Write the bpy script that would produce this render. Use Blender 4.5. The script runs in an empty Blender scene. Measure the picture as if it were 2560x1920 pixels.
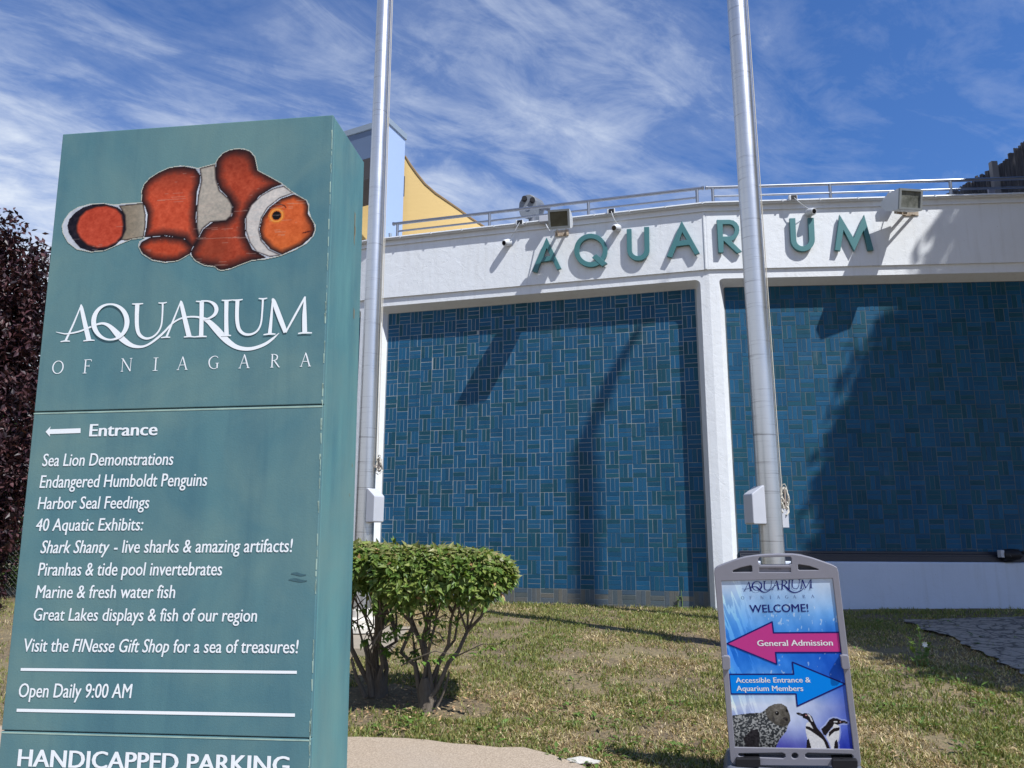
import bpy, bmesh, math, random
import numpy as np
from mathutils import Vector, Matrix

# ---------------------------------------------------------------- camera, sky, sun, exposure
random.seed(7); RNG = np.random.default_rng(11)
SC = bpy.context.scene; COL = SC.collection
H = 1.45                                   # eye height; all z below are metres above the eye + H
F = 1924.0; PITCH = math.radians(11.2057); ROLL = math.radians(0.17768); U = 0.2032
cp, sp = math.cos(PITCH), math.sin(PITCH); cr, sr = math.cos(ROLL), math.sin(ROLL)
R0 = np.array([[1, 0, 0], [0, cp, sp], [0, -sp, cp]])
CAMR = np.array([[cr, 0, sr], [0, 1, 0], [-sr, 0, cr]]) @ R0     # rows: right, forward, up
cam_d = bpy.data.cameras.new('camera'); cam = bpy.data.objects.new('camera', cam_d); COL.objects.link(cam)
cam_d.sensor_width = 36; cam_d.lens = F / 2560 * 36; cam_d.clip_end = 3000; cam_d.clip_start = 0.05
rt, fw, up = CAMR
cam.matrix_world = Matrix(((rt[0], up[0], -fw[0], 0), (rt[1], up[1], -fw[1], 0), (rt[2], up[2], -fw[2], H), (0, 0, 0, 1)))
SC.camera = cam
SUN = Vector((1.0, -1.0, 1.9)).normalized()
sun_d = bpy.data.lights.new('sun', 'SUN'); sun = bpy.data.objects.new('sun', sun_d); COL.objects.link(sun)
sun_d.energy = 5.0; sun_d.angle = math.radians(0.53); sun_d.color = (1.0, 0.98, 0.94)
sun.rotation_euler = SUN.to_track_quat('Z', 'Y').to_euler(); sun.location = (8, -16, 18)
W = bpy.data.worlds.new('World'); SC.world = W; W.use_nodes = True
SC.view_settings.view_transform = 'Standard'; SC.view_settings.look = 'None'
SC.view_settings.exposure = 0.5; SC.view_settings.gamma = 1.0

def lin(r, g, b, k=1.0):
    f = lambda c: ((c / 255) / 12.92 if c <= 10 else (((c / 255) + 0.055) / 1.055) ** 2.4) * k
    return (f(r), f(g), f(b))

class NT:
    """small helper to wire node trees"""
    def __init__(s, tree): s.t = tree; s.n = tree.nodes; s.l = tree.links
    def add(s, typ, **kw):
        nd = s.n.new(typ); ins = kw.pop('ins', {})
        for k_, v in kw.items(): setattr(nd, k_, v)
        for k_, v in ins.items(): s.set(nd, k_, v)
        return nd
    def set(s, nd, key, v):
        sock = nd.inputs[key]
        if isinstance(v, bpy.types.NodeSocket): s.l.new(v, sock)
        elif isinstance(v, bpy.types.Node): s.l.new(v.outputs[0], sock)
        else:
            if sock.type == 'RGBA' and len(v) == 3: v = (*v, 1)
            sock.default_value = v
    def math(s, op, a, b=None, clamp=False):
        nd = s.n.new('ShaderNodeMath'); nd.operation = op; nd.use_clamp = clamp
        s.set(nd, 0, a)
        if b is not None: s.set(nd, 1, b)
        return nd.outputs[0]
    def mix(s, fac, a, b, blend='MIX'):
        nd = s.n.new('ShaderNodeMix'); nd.data_type = 'RGBA'; nd.blend_type = blend
        s.set(nd, 0, fac); s.set(nd, 6, a); s.set(nd, 7, b)
        return nd.outputs[2]
    def noise(s, vec, scale, detail=4, rough=0.55, dist=0.0):
        nd = s.add('ShaderNodeTexNoise', ins={'Scale': scale, 'Detail': detail, 'Roughness': rough, 'Distortion': dist})
        if vec is not None: s.set(nd, 'Vector', vec)
        return nd.outputs[0]
    def ramp(s, fac, stops):
        nd = s.n.new('ShaderNodeValToRGB'); s.set(nd, 0, fac); e = nd.color_ramp.elements
        while len(e) < len(stops): e.new(0.5)
        for el, (p, c) in zip(e, stops):
            el.position = p; el.color = (*c, 1) if not isinstance(c, (int, float)) else (c, c, c, 1)
        return nd.outputs[0]
    def mapping(s, vec, scale=(1, 1, 1), rot=(0, 0, 0), loc=(0, 0, 0)):
        nd = s.add('ShaderNodeMapping', ins={'Scale': scale, 'Rotation': rot, 'Location': loc}); s.set(nd, 0, vec)
        return nd.outputs[0]

def build_world():
    t = NT(W.node_tree); t.n.clear()
    sky = t.add('ShaderNodeTexSky', sky_type='NISHITA', sun_disc=False)
    sky.sun_elevation = math.asin(SUN.z); sky.sun_rotation = math.atan2(SUN.x, SUN.y)
    sky.air_density = 1.15; sky.dust_density = 0.35; sky.ozone_density = 3.0; sky.altitude = 100
    tc = t.add('ShaderNodeTexCoord')
    sep = t.add('ShaderNodeSeparateXYZ'); t.set(sep, 0, tc.outputs['Generated'])
    zz = t.math('ADD', t.math('MAXIMUM', sep.outputs[2], 0.0), 0.12)
    comb = t.add('ShaderNodeCombineXYZ')
    t.set(comb, 0, t.math('DIVIDE', sep.outputs[0], zz)); t.set(comb, 1, t.math('DIVIDE', sep.outputs[1], zz))
    P = comb.outputs[0]
    warp = t.add('ShaderNodeTexNoise', ins={'Scale': 0.9, 'Detail': 3}); t.set(warp, 'Vector', P)
    wv = t.add('ShaderNodeVectorMath', operation='MULTIPLY_ADD'); t.set(wv, 0, warp.outputs[1]); wv.inputs[1].default_value = (0.60, 0.60, 0); t.set(wv, 2, P)
    Pr = t.mapping(wv.outputs[0], rot=(0, 0, math.radians(-38)))
    streak = t.noise(t.mapping(Pr, scale=(0.85, 1.75, 1), loc=(3.1, 1.7, 0)), 1.15, 12, 0.62, 0.35)
    fine = t.noise(t.mapping(Pr, scale=(1.0, 2.3, 1), loc=(0.4, 7.3, 0)), 3.2, 10, 0.65, 0.6)
    puff = t.noise(t.mapping(P, scale=(1.0, 1.2, 1), loc=(1.4, 5.3, 0)), 5.5, 10, 0.66, 0.7)
    big = t.noise(t.mapping(P, scale=(1, 1, 1), loc=(6.3, 2.2, 0)), 0.75, 3, 0.5)
    left = t.math('SUBTRACT', 0.012, t.math('MULTIPLY', sep.outputs[0], 0.12))
    low = t.math('MULTIPLY', t.math('SUBTRACT', 0.50, sep.outputs[2]), 0.50)
    m = t.math('ADD', t.math('MULTIPLY', streak, 0.50), t.math('ADD', t.math('MULTIPLY', fine, 0.32), t.math('MULTIPLY', puff, 0.18)))
    m = t.math('ADD', m, t.math('MULTIPLY', t.math('SUBTRACT', big, 0.5), 0.30))
    m = t.math('ADD', t.math('ADD', m, left), low)
    fac = t.ramp(m, [(0.42, 0.0), (0.50, 0.13), (0.59, 0.46), (0.70, 0.97)])
    tint = t.mix(1.0, sky.outputs[0], (0.70, 1.10, 1.72), 'MULTIPLY')
    col = t.mix(fac, tint, (9.0, 9.9, 11.4))
    bg = t.add('ShaderNodeBackground', ins={'Color': col, 'Strength': 0.060})
    out = t.add('ShaderNodeOutputWorld'); t.l.new(bg.outputs[0], out.inputs[0])
build_world()

# ---------------------------------------------------------------- survey geometry (metres, eye at the origin, z up)
def ray(x, y): return CAMR.T @ np.array([(x - 1280) / F, 1.0, -(y - 960) / F])
def ground_hit(x, y, zfun):
    r = ray(x, y); t = 6.0
    for _ in range(60): t = t + (zfun(*(r * t)[:2]) - (r * t)[2]) / r[2] * 0.5
    return r * t
class Wall:
    def __init__(s, yaw, o):
        s.yaw = yaw; s.o = np.array(o); s.d = np.array([math.cos(yaw), math.sin(yaw), 0]); s.n = np.array([s.d[1], -s.d[0], 0])
    def pt(s, a, off, z): p = s.o + s.d * a + s.n * off; return (p[0], p[1], z)
    def hit(s, x, y, off=0.0):
        r = ray(x, y); o = s.o + s.n * off; return r * ((o @ s.n) / (r @ s.n))
    def az(s, x, y, off=0.0): P = s.hit(x, y, off); return (P - s.o) @ s.d, P[2]
Y1, Y2 = math.radians(-15.9948), math.radians(-4.4085)
K2 = 1.0086
W1 = Wall(Y1, (-2.1024, 12.6297, 3.7102))
W2 = Wall(Y2, (15.67442466 * U * K2, 54.43003199 * U * K2, 3.7102))
ZLF, ZFB, ZLE, ZCB, ZCT = 3.785, 3.925, 4.842, 4.928, 4.978      # lintel, band foot, ledge, coping
def isect(A, B, oa, ob):
    M = np.array([A.n[:2], B.n[:2]]); return np.linalg.solve(M, np.array([A.o @ A.n + oa, B.o @ B.n + ob]))
FR = 0.205; FA = 0.235                                  # depth of the panel recess
C12 = isect(W1, W2, FR, FR)
aR = float((np.array([*C12, 0]) - np.array([*W1.o[:2], 0])) @ W1.d)      # corner along W1
aL = -0.275
Y0 = Y1 - math.radians(11.6)
c01 = W1.o + W1.d * aL + W1.n * FR
d0 = np.array([math.cos(Y0), math.sin(Y0), 0]); n0 = np.array([d0[1], -d0[0], 0])
o0 = c01 - d0 * 5.34 - n0 * FR
W0 = Wall(Y0, (o0[0], o0[1], 3.7102))
a2L = float((np.array([*C12, 0]) - np.array([*W2.o[:2], 0])) @ W2.d)
ZT = 3.705                                 # soffit / tile top

def terrain(x, y):
    pts = [(-60, -1.45), (3.0, -1.43), (4.5, -1.385), (5.3, -1.30), (7, -1.16), (9, -1.055), (11, -1.0), (13, -0.99), (80, -0.99)]
    z = np.interp(y, [p[0] for p in pts], [p[1] for p in pts])
    return z + 0.022 * np.clip(np.asarray(x) - 2.5, 0, 4) * np.clip((np.asarray(y) - 5) / 4, 0, 1)

# ---------------------------------------------------------------- object helpers
def link(o, parent=None):
    COL.objects.link(o)
    if parent is not None: o.parent = parent
    return o
def wloc(o):
    v = Vector((0, 0, 0))
    while o is not None: v = v + o.location; o = o.parent
    return v
def thing(name, label, cat, loc, group=None):
    o = bpy.data.objects.new(name, None); o.empty_display_size = 0.2; link(o)
    o.location = (loc[0], loc[1], loc[2] + H); tag(o, label, cat, group); return o
def tag(o, label, cat, group=None):
    o['label'] = label; o['category'] = cat
    if group: o['group'] = group
    return o
def struct(o, kind='structure'): o['kind'] = kind; return o

class MB:
    def __init__(s): s.v = []; s.f = []; s.c = []; s.cc = None
    def col(s, c): s.cc = c; return s
    def add(s, vs, fs):
        b = len(s.v); s.v.extend([tuple(map(float, p)) for p in vs]); s.f.extend([tuple(i + b for i in f) for f in fs])
        if s.cc is not None: s.c.extend([s.cc] * len(vs))
    def hexa(s, p8):     # bottom 4 ccw, top 4 ccw
        s.add(p8, [(3, 2, 1, 0), (4, 5, 6, 7), (0, 1, 5, 4), (1, 2, 6, 5), (2, 3, 7, 6), (3, 0, 4, 7)])
    def box(s, c, sz, ax=None):
        ax = np.array(ax, float) if ax is not None else np.eye(3); c = np.array(c, float); h = np.array(sz) / 2
        p = [c + ax[0] * sx * h[0] + ax[1] * sy * h[1] + ax[2] * sz_ * h[2] for sz_ in (-1, 1) for sx, sy in ((-1, -1), (1, -1), (1, 1), (-1, 1))]
        s.hexa(p)
    def wbox(s, w, a0, a1, o0, o1, z0, z1):      # box in a wall frame (o1 > o0, towards the viewer)
        s.hexa([w.pt(a0, o1, z0), w.pt(a1, o1, z0), w.pt(a1, o0, z0), w.pt(a0, o0, z0),
                w.pt(a0, o1, z1), w.pt(a1, o1, z1), w.pt(a1, o0, z1), w.pt(a0, o0, z1)])
    def tube(s, pts, r, n=10, cap=True):
        pts = [np.array(p, float) for p in pts]; rs = r if hasattr(r, '__len__') else [r] * len(pts)
        vs = []; prev = None
        for i, p in enumerate(pts):
            d = pts[min(i + 1, len(pts) - 1)] - pts[max(i - 1, 0)]; d = d / (np.linalg.norm(d) + 1e-12)
            if prev is None:
                a = np.array([0, 0, 1.0]) if abs(d[2]) < 0.9 else np.array([1.0, 0, 0])
            else: a = prev
            u = a - d * (a @ d); u /= np.linalg.norm(u) + 1e-12; w = np.cross(d, u); prev = u
            for k in range(n):
                t = 2 * math.pi * k / n; vs.append(p + (u * math.cos(t) + w * math.sin(t)) * rs[i])
        fs = []
        for i in range(len(pts) - 1):
            for k in range(n):
                fs.append((i * n + k, i * n + (k + 1) % n, (i + 1) * n + (k + 1) % n, (i + 1) * n + k))
        if cap: fs.append(tuple(range(n - 1, -1, -1))); fs.append(tuple((len(pts) - 1) * n + k for k in range(n)))
        s.add(vs, fs)
    def lathe(s, c, prof, n=24, axis=(0, 0, 1)):
        ax = np.array(axis, float); ax /= np.linalg.norm(ax)
        s.tube([np.array(c) + ax * h for h, _ in prof], [r for _, r in prof], n)
    def build(s, name, mat, parent=None, smooth=False, bevel=0.0, seg=2, fixn=False):
        off = wloc(parent) if parent is not None else Vector((0, 0, 0))
        me = bpy.data.meshes.new(name)
        vs = np.array(s.v, float); vs[:, 2] += H; vs -= np.array(off)
        me.from_pydata(vs.tolist(), [], s.f)
        if s.c:
            ca = me.color_attributes.new('Col', 'FLOAT_COLOR', 'POINT')
            ca.data.foreach_set('color', np.array([(*c, 1) for c in s.c], np.float32).ravel())
        if bevel or fixn:
            bm = bmesh.new(); bm.from_mesh(me)
            if fixn: bmesh.ops.recalc_face_normals(bm, faces=bm.faces)
            if bevel:
                ed = [e for e in bm.edges if len(e.link_faces) == 2 and e.calc_face_angle(0) > 0.5]
                bmesh.ops.bevel(bm, geom=ed, offset=bevel, segments=seg, affect='EDGES', profile=0.5)
            bm.to_mesh(me); bm.free()
        me.materials.append(mat)
        if smooth:
            me.polygons.foreach_set('use_smooth', [True] * len(me.polygons))
            try: me.set_sharp_from_angle(angle=math.radians(40))
            except Exception: pass
        me.update()
        o = bpy.data.objects.new(name, me); return link(o, parent)

def fast_mesh(name, V, Fq, mat, parent=None, colors=None, smooth=False):
    """big quad/tri mesh from arrays; V in eye frame"""
    off = np.array(wloc(parent)) if parent is not None else np.zeros(3)
    V = np.asarray(V, np.float64).copy(); V[:, 2] += H; V -= off
    me = bpy.data.meshes.new(name); n, k = Fq.shape
    me.vertices.add(len(V)); me.vertices.foreach_set('co', V.astype(np.float32).ravel())
    me.loops.add(n * k); me.loops.foreach_set('vertex_index', Fq.astype(np.int32).ravel())
    me.polygons.add(n); me.polygons.foreach_set('loop_start', np.arange(0, n * k, k, dtype=np.int32))
    try: me.polygons.foreach_set('loop_total', np.full(n, k, np.int32))
    except Exception: pass
    if colors is not None:
        ca = me.color_attributes.new('Col', 'FLOAT_COLOR', 'POINT')
        ca.data.foreach_set('color', np.concatenate([colors, np.ones((len(V), 1))], 1).astype(np.float32).ravel())
    me.materials.append(mat); me.update(calc_edges=True); me.validate()
    me.polygons.foreach_set('use_smooth', [bool(smooth)] * len(me.polygons))
    return link(bpy.data.objects.new(name, me), parent)

class Frame:
    """a flat face: origin, x axis, up axis, outward normal"""
    def __init__(s, o, x, z, n): s.o = np.array(o, float); s.x = np.array(x, float); s.z = np.array(z, float); s.n = np.array(n, float)
    def pt(s, u, v, off=0.0): return s.o + s.x * u + s.z * v + s.n * off
    def uv(s, px, py):
        r = ray(px, py); P = r * ((s.o @ s.n) / (r @ s.n)) - s.o; return P @ s.x, P @ s.z
def wall_frame(w, off): return Frame(w.o * np.array([1, 1, 0]) + w.n * off, w.d, (0, 0, 1), w.n)

def curve_mesh(polys, depth, bevel=0.0, text=None, res=3):
    """2-D filled outlines (with holes) extruded to a prism -> (verts Nx3 in u,v,off, faces)"""
    cu = bpy.data.curves.new('tmp', 'CURVE' if text is None else 'FONT')
    if text is None:
        cu.dimensions = '2D'; cu.fill_mode = 'BOTH'
        for p in polys:
            sp_ = cu.splines.new('POLY'); sp_.points.add(len(p) - 1)
            for q, (a, b) in zip(sp_.points, p): q.co = (a, b, 0, 1)
            sp_.use_cyclic_u = True
    else:
        cu.body = text['body']; cu.shear = text.get('shear', 0.0); cu.offset = text.get('bold', 0.0); cu.space_character = text.get('space', 1.0)
        cu.resolution_u = res; cu.fill_mode = 'BOTH' if depth else 'FRONT'
    cu.extrude = depth / 2; cu.bevel_depth = bevel; cu.bevel_resolution = 1
    ob = bpy.data.objects.new('tmp', cu); COL.objects.link(ob)
    bpy.context.view_layer.update()
    me = bpy.data.meshes.new_from_object(ob.evaluated_get(bpy.context.evaluated_depsgraph_get()))
    V = np.array([v.co[:] for v in me.vertices]); Fc = [tuple(p.vertices) for p in me.polygons]
    bpy.data.objects.remove(ob); bpy.data.curves.remove(cu); bpy.data.meshes.remove(me)
    return V, Fc
def face_prism(mb, fr, polys, off, depth, bevel=0.0):
    V, Fc = curve_mesh(polys, depth, bevel)
    mb.add([fr.pt(a, b, off + c + depth / 2) for a, b, c in V], Fc)
def face_flat(mb, fr, poly, off):
    V, Fc = curve_mesh([poly], 0.0); mb.add([fr.pt(a, b, off) for a, b, c in V], Fc)
def face_text(mb, fr, body, bl, br, cap, off, shear=0.0, bold=0.0, space=1.0, ref='H'):
    """text from baseline-left to baseline-right (u,v), cap height given; bold strikes the stems again, a hair apart and proud"""
    V, Fc = curve_mesh(None, 0.0, text=dict(body=body, shear=shear, space=space))
    Vr, _ = curve_mesh(None, 0.0, text=dict(body=ref))
    ch = Vr[:, 1].max() - Vr[:, 1].min()
    x0, x1 = V[:, 0].min(), V[:, 0].max(); bl = np.array(bl); br = np.array(br); L = br - bl; l = np.linalg.norm(L)
    ex = L / l; ey = np.array([-ex[1], ex[0]])
    for i, sh in enumerate((0.0, -1.0, 1.0) if bold else (0.0,)):
        out = []
        for a, b, c in V:
            q = bl + ex * ((a - x0) / (x1 - x0) * l + sh * bold * cap) + ey * (b / ch * cap); out.append(fr.pt(q[0], q[1], off + i * 0.00025))
        mb.add(out, Fc)
def ribbon(mb, fr, pts, off, closed=False):
    """stroke with varying width in a face plane; pts (u,v,w)"""
    P = np.array(pts, float); n = len(P)
    if n > 2:      # smooth subdivide (Catmull-Rom)
        Q = []
        for i in range(n if closed else n - 1):
            p0 = P[(i - 1) % n] if closed or i > 0 else P[0]; p1 = P[i]; p2 = P[(i + 1) % n]; p3 = P[(i + 2) % n] if closed or i + 2 < n else P[-1]
            for t in np.linspace(0, 1, 6)[:-1]:
                Q.append(0.5 * (2 * p1 + (p2 - p0) * t + (2 * p0 - 5 * p1 + 4 * p2 - p3) * t * t + (3 * p1 - p0 - 3 * p2 + p3) * t ** 3))
        if not closed: Q.append(P[-1])
        P = np.array(Q)
    n = len(P); D = np.zeros((n, 2))
    for i in range(n):
        d = P[(i + 1) % n if closed else min(i + 1, n - 1), :2] - P[(i - 1) % n if closed else max(i - 1, 0), :2]; D[i] = d / (np.linalg.norm(d) + 1e-12)
    N = np.stack([-D[:, 1], D[:, 0]], 1); w = np.maximum(P[:, 2:3], 0) / 2
    A = P[:, :2] + N * w; B = P[:, :2] - N * w
    vs = [fr.pt(*a, off) for a in A] + [fr.pt(*b, off) for b in B]
    m = n if closed else n - 1
    mb.add(vs, [(n + i, n + (i + 1) % n, (i + 1) % n, i) for i in range(m)])

def inside(poly, X, Z):
    p = np.array(poly, float); r = np.zeros(X.shape, bool); n = len(p)
    for i in range(n):
        x1, y1 = p[i]; x2, y2 = p[(i + 1) % n]
        c = ((y1 > Z) != (y2 > Z)) & (X < (x2 - x1) * (Z - y1) / (y2 - y1 + 1e-12) + x1); r ^= c
    return r
def edge_dist(poly, X, Z):
    p = np.array(poly, float); d = np.full(X.shape, 1e9); n = len(p)
    for i in range(n):
        a = p[i]; b = p[(i + 1) % n]; ab = b - a; t = np.clip(((X - a[0]) * ab[0] + (Z - a[1]) * ab[1]) / (ab @ ab + 1e-12), 0, 1)
        d = np.minimum(d, np.hypot(X - a[0] - t * ab[0], Z - a[1] - t * ab[1]))
    return d
def vnoise(X, Y, seed=0):
    """cheap smooth value noise 0..1"""
    r = np.random.default_rng(seed).random((64, 64)); xi = np.floor(X).astype(int); yi = np.floor(Y).astype(int)
    fx = X - xi; fy = Y - yi; fx = fx * fx * (3 - 2 * fx); fy = fy * fy * (3 - 2 * fy); g = lambda a, b: r[a % 64, b % 64]
    return (g(xi, yi) * (1 - fx) + g(xi + 1, yi) * fx) * (1 - fy) + (g(xi, yi + 1) * (1 - fx) + g(xi + 1, yi + 1) * fx) * fy
def fbm(X, Y, seed=0, o=4):
    s = 0; a = 0.5; f = 1
    for i in range(o): s = s + a * vnoise(X * f, Y * f, seed + i); a *= 0.5; f *= 2.1
    return s / (1 - 0.5 ** o)
def srgb2lin(c):
    c = np.clip(np.asarray(c, float) / 255, 0, 1); return np.where(c <= 0.04045, c / 12.92, ((c + 0.055) / 1.055) ** 2.4)
def raster(name, fr, u0, u1, v0, v1, step, fn, mat, parent, off):
    """printed picture: a fine grid of printed dots on a flat face; fn(U,V) -> (rgb array 0..255, mask)"""
    nu = int((u1 - u0) / step) + 1; nv = int((v1 - v0) / step) + 1
    us = np.linspace(u0, u1, nu); vs = np.linspace(v0, v1, nv); UU, VV = np.meshgrid(us, vs)
    rgb, mask = fn(UU, VV); V = fr.o + UU.reshape(-1, 1) * fr.x + VV.reshape(-1, 1) * fr.z + fr.n * off
    i = np.arange(nv - 1)[:, None] * nu + np.arange(nu - 1)[None, :]
    ok = (mask[:-1, :-1] & mask[1:, :-1] & mask[:-1, 1:] & mask[1:, 1:]).ravel(); i = i.ravel()[ok]
    Fq = np.stack([i, i + 1, i + nu + 1, i + nu], 1)
    used, inv = np.unique(Fq, return_inverse=True)
    return fast_mesh(name, V[used], inv.reshape(Fq.shape), mat, parent, srgb2lin(rgb.reshape(-1, 3))[used] * 0.74)

# ---------------------------------------------------------------- materials
def mat(name, base, rough=0.6, metal=0.0, spec=0.5, var=0.0, vscale=3.0, bump=0.0, bscale=40.0, stretch=(1, 1, 1), attr=False, dark=(0.5, 0.5, 0.5), fn=None, trans=0.0, bdist=0.01):
    m = bpy.data.materials.new(name); m.use_nodes = True; t = NT(m.node_tree); b = t.n['Principled BSDF']
    tc = t.add('ShaderNodeTexCoord'); P = tc.outputs['Object']
    if attr: c = t.add('ShaderNodeAttribute', attribute_name='Col').outputs[0]
    else:
        rgb = t.n.new('ShaderNodeRGB'); rgb.outputs[0].default_value = (*base, 1); c = rgb.outputs[0]
    if var:
        nz = t.noise(t.mapping(P, scale=stretch), vscale, 6, 0.6)
        f = t.ramp(nz, [(0.3, 0.0), (0.7, 1.0)])
        c = t.mix(t.math('MULTIPLY', f, var), c, t.mix(1.0, c, dark, 'MULTIPLY'))
    if fn: c = fn(t, P, c, b)
    t.set(b, 'Base Color', c); b.inputs['Roughness'].default_value = rough; b.inputs['Metallic'].default_value = metal
    b.inputs['Specular IOR Level'].default_value = spec
    if trans: b.inputs['Transmission Weight'].default_value = 0
    if bump and not b.inputs['Normal'].is_linked:
        nz = t.noise(t.mapping(P, scale=stretch), bscale, 5, 0.6)
        bp = t.add('ShaderNodeBump', ins={'Strength': bump, 'Distance': bdist, 'Height': nz}); t.set(b, 'Normal', bp.outputs[0])
    return m

def stucco_fn(t, P, c, b):
    patch = t.noise(P, 1.3, 5, 0.6); streak = t.noise(t.mapping(P, scale=(6, 6, 0.5)), 2.0, 5, 0.6)
    c = t.mix(t.ramp(patch, [(0.45, 0.0), (0.75, 0.35)]), c, t.mix(1.0, c, (0.86, 0.85, 0.82), 'MULTIPLY'))
    c = t.mix(t.ramp(streak, [(0.52, 0.0), (0.74, 0.36)]), c, t.mix(1.0, c, (0.78, 0.76, 0.72), 'MULTIPLY'))
    spots = t.noise(P, 28, 2, 0.5); c = t.mix(t.ramp(spots, [(0.74, 0.0), (0.78, 0.55)]), c, (0.30, 0.29, 0.28))
    warp = t.noise(P, 2.5, 4, 0.6)
    dp = t.add('ShaderNodeVectorMath', operation='ADD'); t.set(dp, 0, P); t.set(dp, 1, t.mix(1.0, (0, 0, 0), (0, 0, 0))); 
    ww = t.add('ShaderNodeTexNoise', ins={'Scale': 3.0, 'Detail': 4}); t.set(ww, 'Vector', P); t.set(dp, 1, ww.outputs[1])
    cr_ = t.add('ShaderNodeTexVoronoi', feature='DISTANCE_TO_EDGE', ins={'Scale': 1.7}); t.set(cr_, 'Vector', dp.outputs[0])
    crack = t.ramp(cr_.outputs[0], [(0.0, 0.0), (0.012, 1.0)])
    gate = t.ramp(t.noise(P, 0.9, 3, 0.5), [(0.5, 1.0), (0.6, 0.0)])
    crack = t.math('MAXIMUM', crack, gate)
    n1 = t.noise(P, 9, 6, 0.62); n2 = t.noise(P, 60, 4, 0.6)
    flake = t.ramp(t.noise(P, 5.5, 7, 0.7, 0.6), [(0.47, 0.0), (0.5, 1.0)])
    h = t.math('ADD', t.math('MULTIPLY', n1, 0.7), t.math('MULTIPLY', n2, 0.14)); h = t.math('ADD', h, t.math('MULTIPLY', crack, 0.25)); h = t.math('ADD', h, t.math('MULTIPLY', flake, 0.16))
    bp = t.add('ShaderNodeBump', ins={'Strength': 0.30, 'Distance': 0.02, 'Height': h}); t.set(b, 'Normal', bp.outputs[0])
    return c
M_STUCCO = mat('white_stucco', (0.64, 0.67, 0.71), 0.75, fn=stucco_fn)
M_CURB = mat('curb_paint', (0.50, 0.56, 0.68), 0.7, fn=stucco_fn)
def tile_fn(t, P, c, b):
    s1 = t.noise(P, 95, 3, 0.7); s2 = t.noise(P, 2.2, 4, 0.6)
    c = t.mix(t.ramp(s1, [(0.35, 0.0), (0.72, 0.75)]), c, t.mix(1.0, c, (1.65, 1.5, 1.4), 'MULTIPLY'))
    c = t.mix(t.ramp(s2, [(0.4, 0.0), (0.75, 0.25)]), c, (0.03, 0.085, 0.115))
    st = t.noise(t.mapping(P, scale=(2.6, 2.6, 0.22)), 1.5, 6, 0.62); c = t.mix(t.ramp(st, [(0.46, 0.0), (0.72, 0.5)]), c, t.mix(1.0, c, (0.55, 0.62, 0.66), 'MULTIPLY'))
    ef = t.noise(t.mapping(P, scale=(1.6, 1.6, 0.6), loc=(4, 2, 1)), 1.7, 7, 0.7); c = t.mix(t.ramp(ef, [(0.60, 0.0), (0.80, 0.35)]), c, (0.13, 0.19, 0.22))
    return c
M_TILE = mat('glazed_brick', (0, 0, 0), 0.5, spec=0.12, attr=True, fn=tile_fn, bump=0.25, bscale=120, bdist=0.002)
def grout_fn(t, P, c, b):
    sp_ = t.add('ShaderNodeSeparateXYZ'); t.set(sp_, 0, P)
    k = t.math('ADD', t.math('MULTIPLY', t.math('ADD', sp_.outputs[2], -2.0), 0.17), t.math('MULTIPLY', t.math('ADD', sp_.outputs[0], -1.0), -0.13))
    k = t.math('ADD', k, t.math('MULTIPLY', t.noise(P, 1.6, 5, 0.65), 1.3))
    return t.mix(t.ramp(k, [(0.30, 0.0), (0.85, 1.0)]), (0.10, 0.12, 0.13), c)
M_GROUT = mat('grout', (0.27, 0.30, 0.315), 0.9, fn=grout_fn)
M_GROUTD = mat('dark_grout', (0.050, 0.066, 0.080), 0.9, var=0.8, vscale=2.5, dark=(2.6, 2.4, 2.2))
def sign_fn(t, P, c, b):
    v = t.noise(t.mapping(P, scale=(5, 5, 0.9)), 1.2, 6, 0.6); f = t.noise(P, 1.7, 5, 0.62, 0.4); g = t.noise(P, 150, 2, 0.5)
    c = t.mix(t.ramp(v, [(0.38, 0.0), (0.66, 0.60)]), c, lin(54, 92, 106))
    c = t.mix(t.ramp(f, [(0.42, 0.0), (0.72, 0.70)]), c, lin(100, 126, 122))
    c = t.mix(t.ramp(t.noise(t.mapping(P, scale=(9, 9, 0.5)), 1.6, 4, 0.6), [(0.58, 0.0), (0.76, 0.26)]), c, lin(44, 82, 98))
    c = t.mix(t.ramp(t.noise(P, 7, 8, 0.75, 1.5), [(0.70, 0.0), (0.74, 0.55)]), c, lin(150, 164, 154))
    bp = t.add('ShaderNodeBump', ins={'Strength': 0.12, 'Distance': 0.004, 'Height': g}); t.set(b, 'Normal', bp.outputs[0])
    return c
M_SIGN = mat('teal_sign_paint', lin(74, 112, 119), 0.55, spec=0.3, fn=sign_fn)
M_SIGN2 = mat('sunlit_side_tone', lin(84, 128, 130), 0.55, spec=0.3, fn=sign_fn)  # lighter than the front: sun on the side face put into the colour
M_SEAM = mat('seam', (0.03, 0.06, 0.07), 0.8)
M_PALE = mat('pale_edge', lin(150, 176, 165), 0.7, var=0.7, vscale=14)
def vinyl_fn(t, P, c, b):
    ww = t.add('ShaderNodeTexNoise', ins={'Scale': 9.0, 'Detail': 3}); t.set(ww, 'Vector', P)
    v = t.add('ShaderNodeTexVoronoi', feature='DISTANCE_TO_EDGE', ins={'Scale': 11.0}); t.set(v, 'Vector', ww.outputs[1])
    k = t.math('MULTIPLY', t.ramp(v.outputs[0], [(0.0, 1.0), (0.010, 0.0)]), t.ramp(t.noise(P, 3, 3), [(0.5, 0.0), (0.6, 0.6)]))
    return t.mix(k, c, (0.45, 0.47, 0.46))
M_WHITE = mat('white_vinyl', (0.66, 0.70, 0.73), 0.55, fn=vinyl_fn)
M_WHITE2 = mat('white_print', (0.68, 0.68, 0.70), 0.45)
M_PRINT = mat('printed_art', (0, 0, 0), 0.5, spec=0.08, attr=True)
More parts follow.
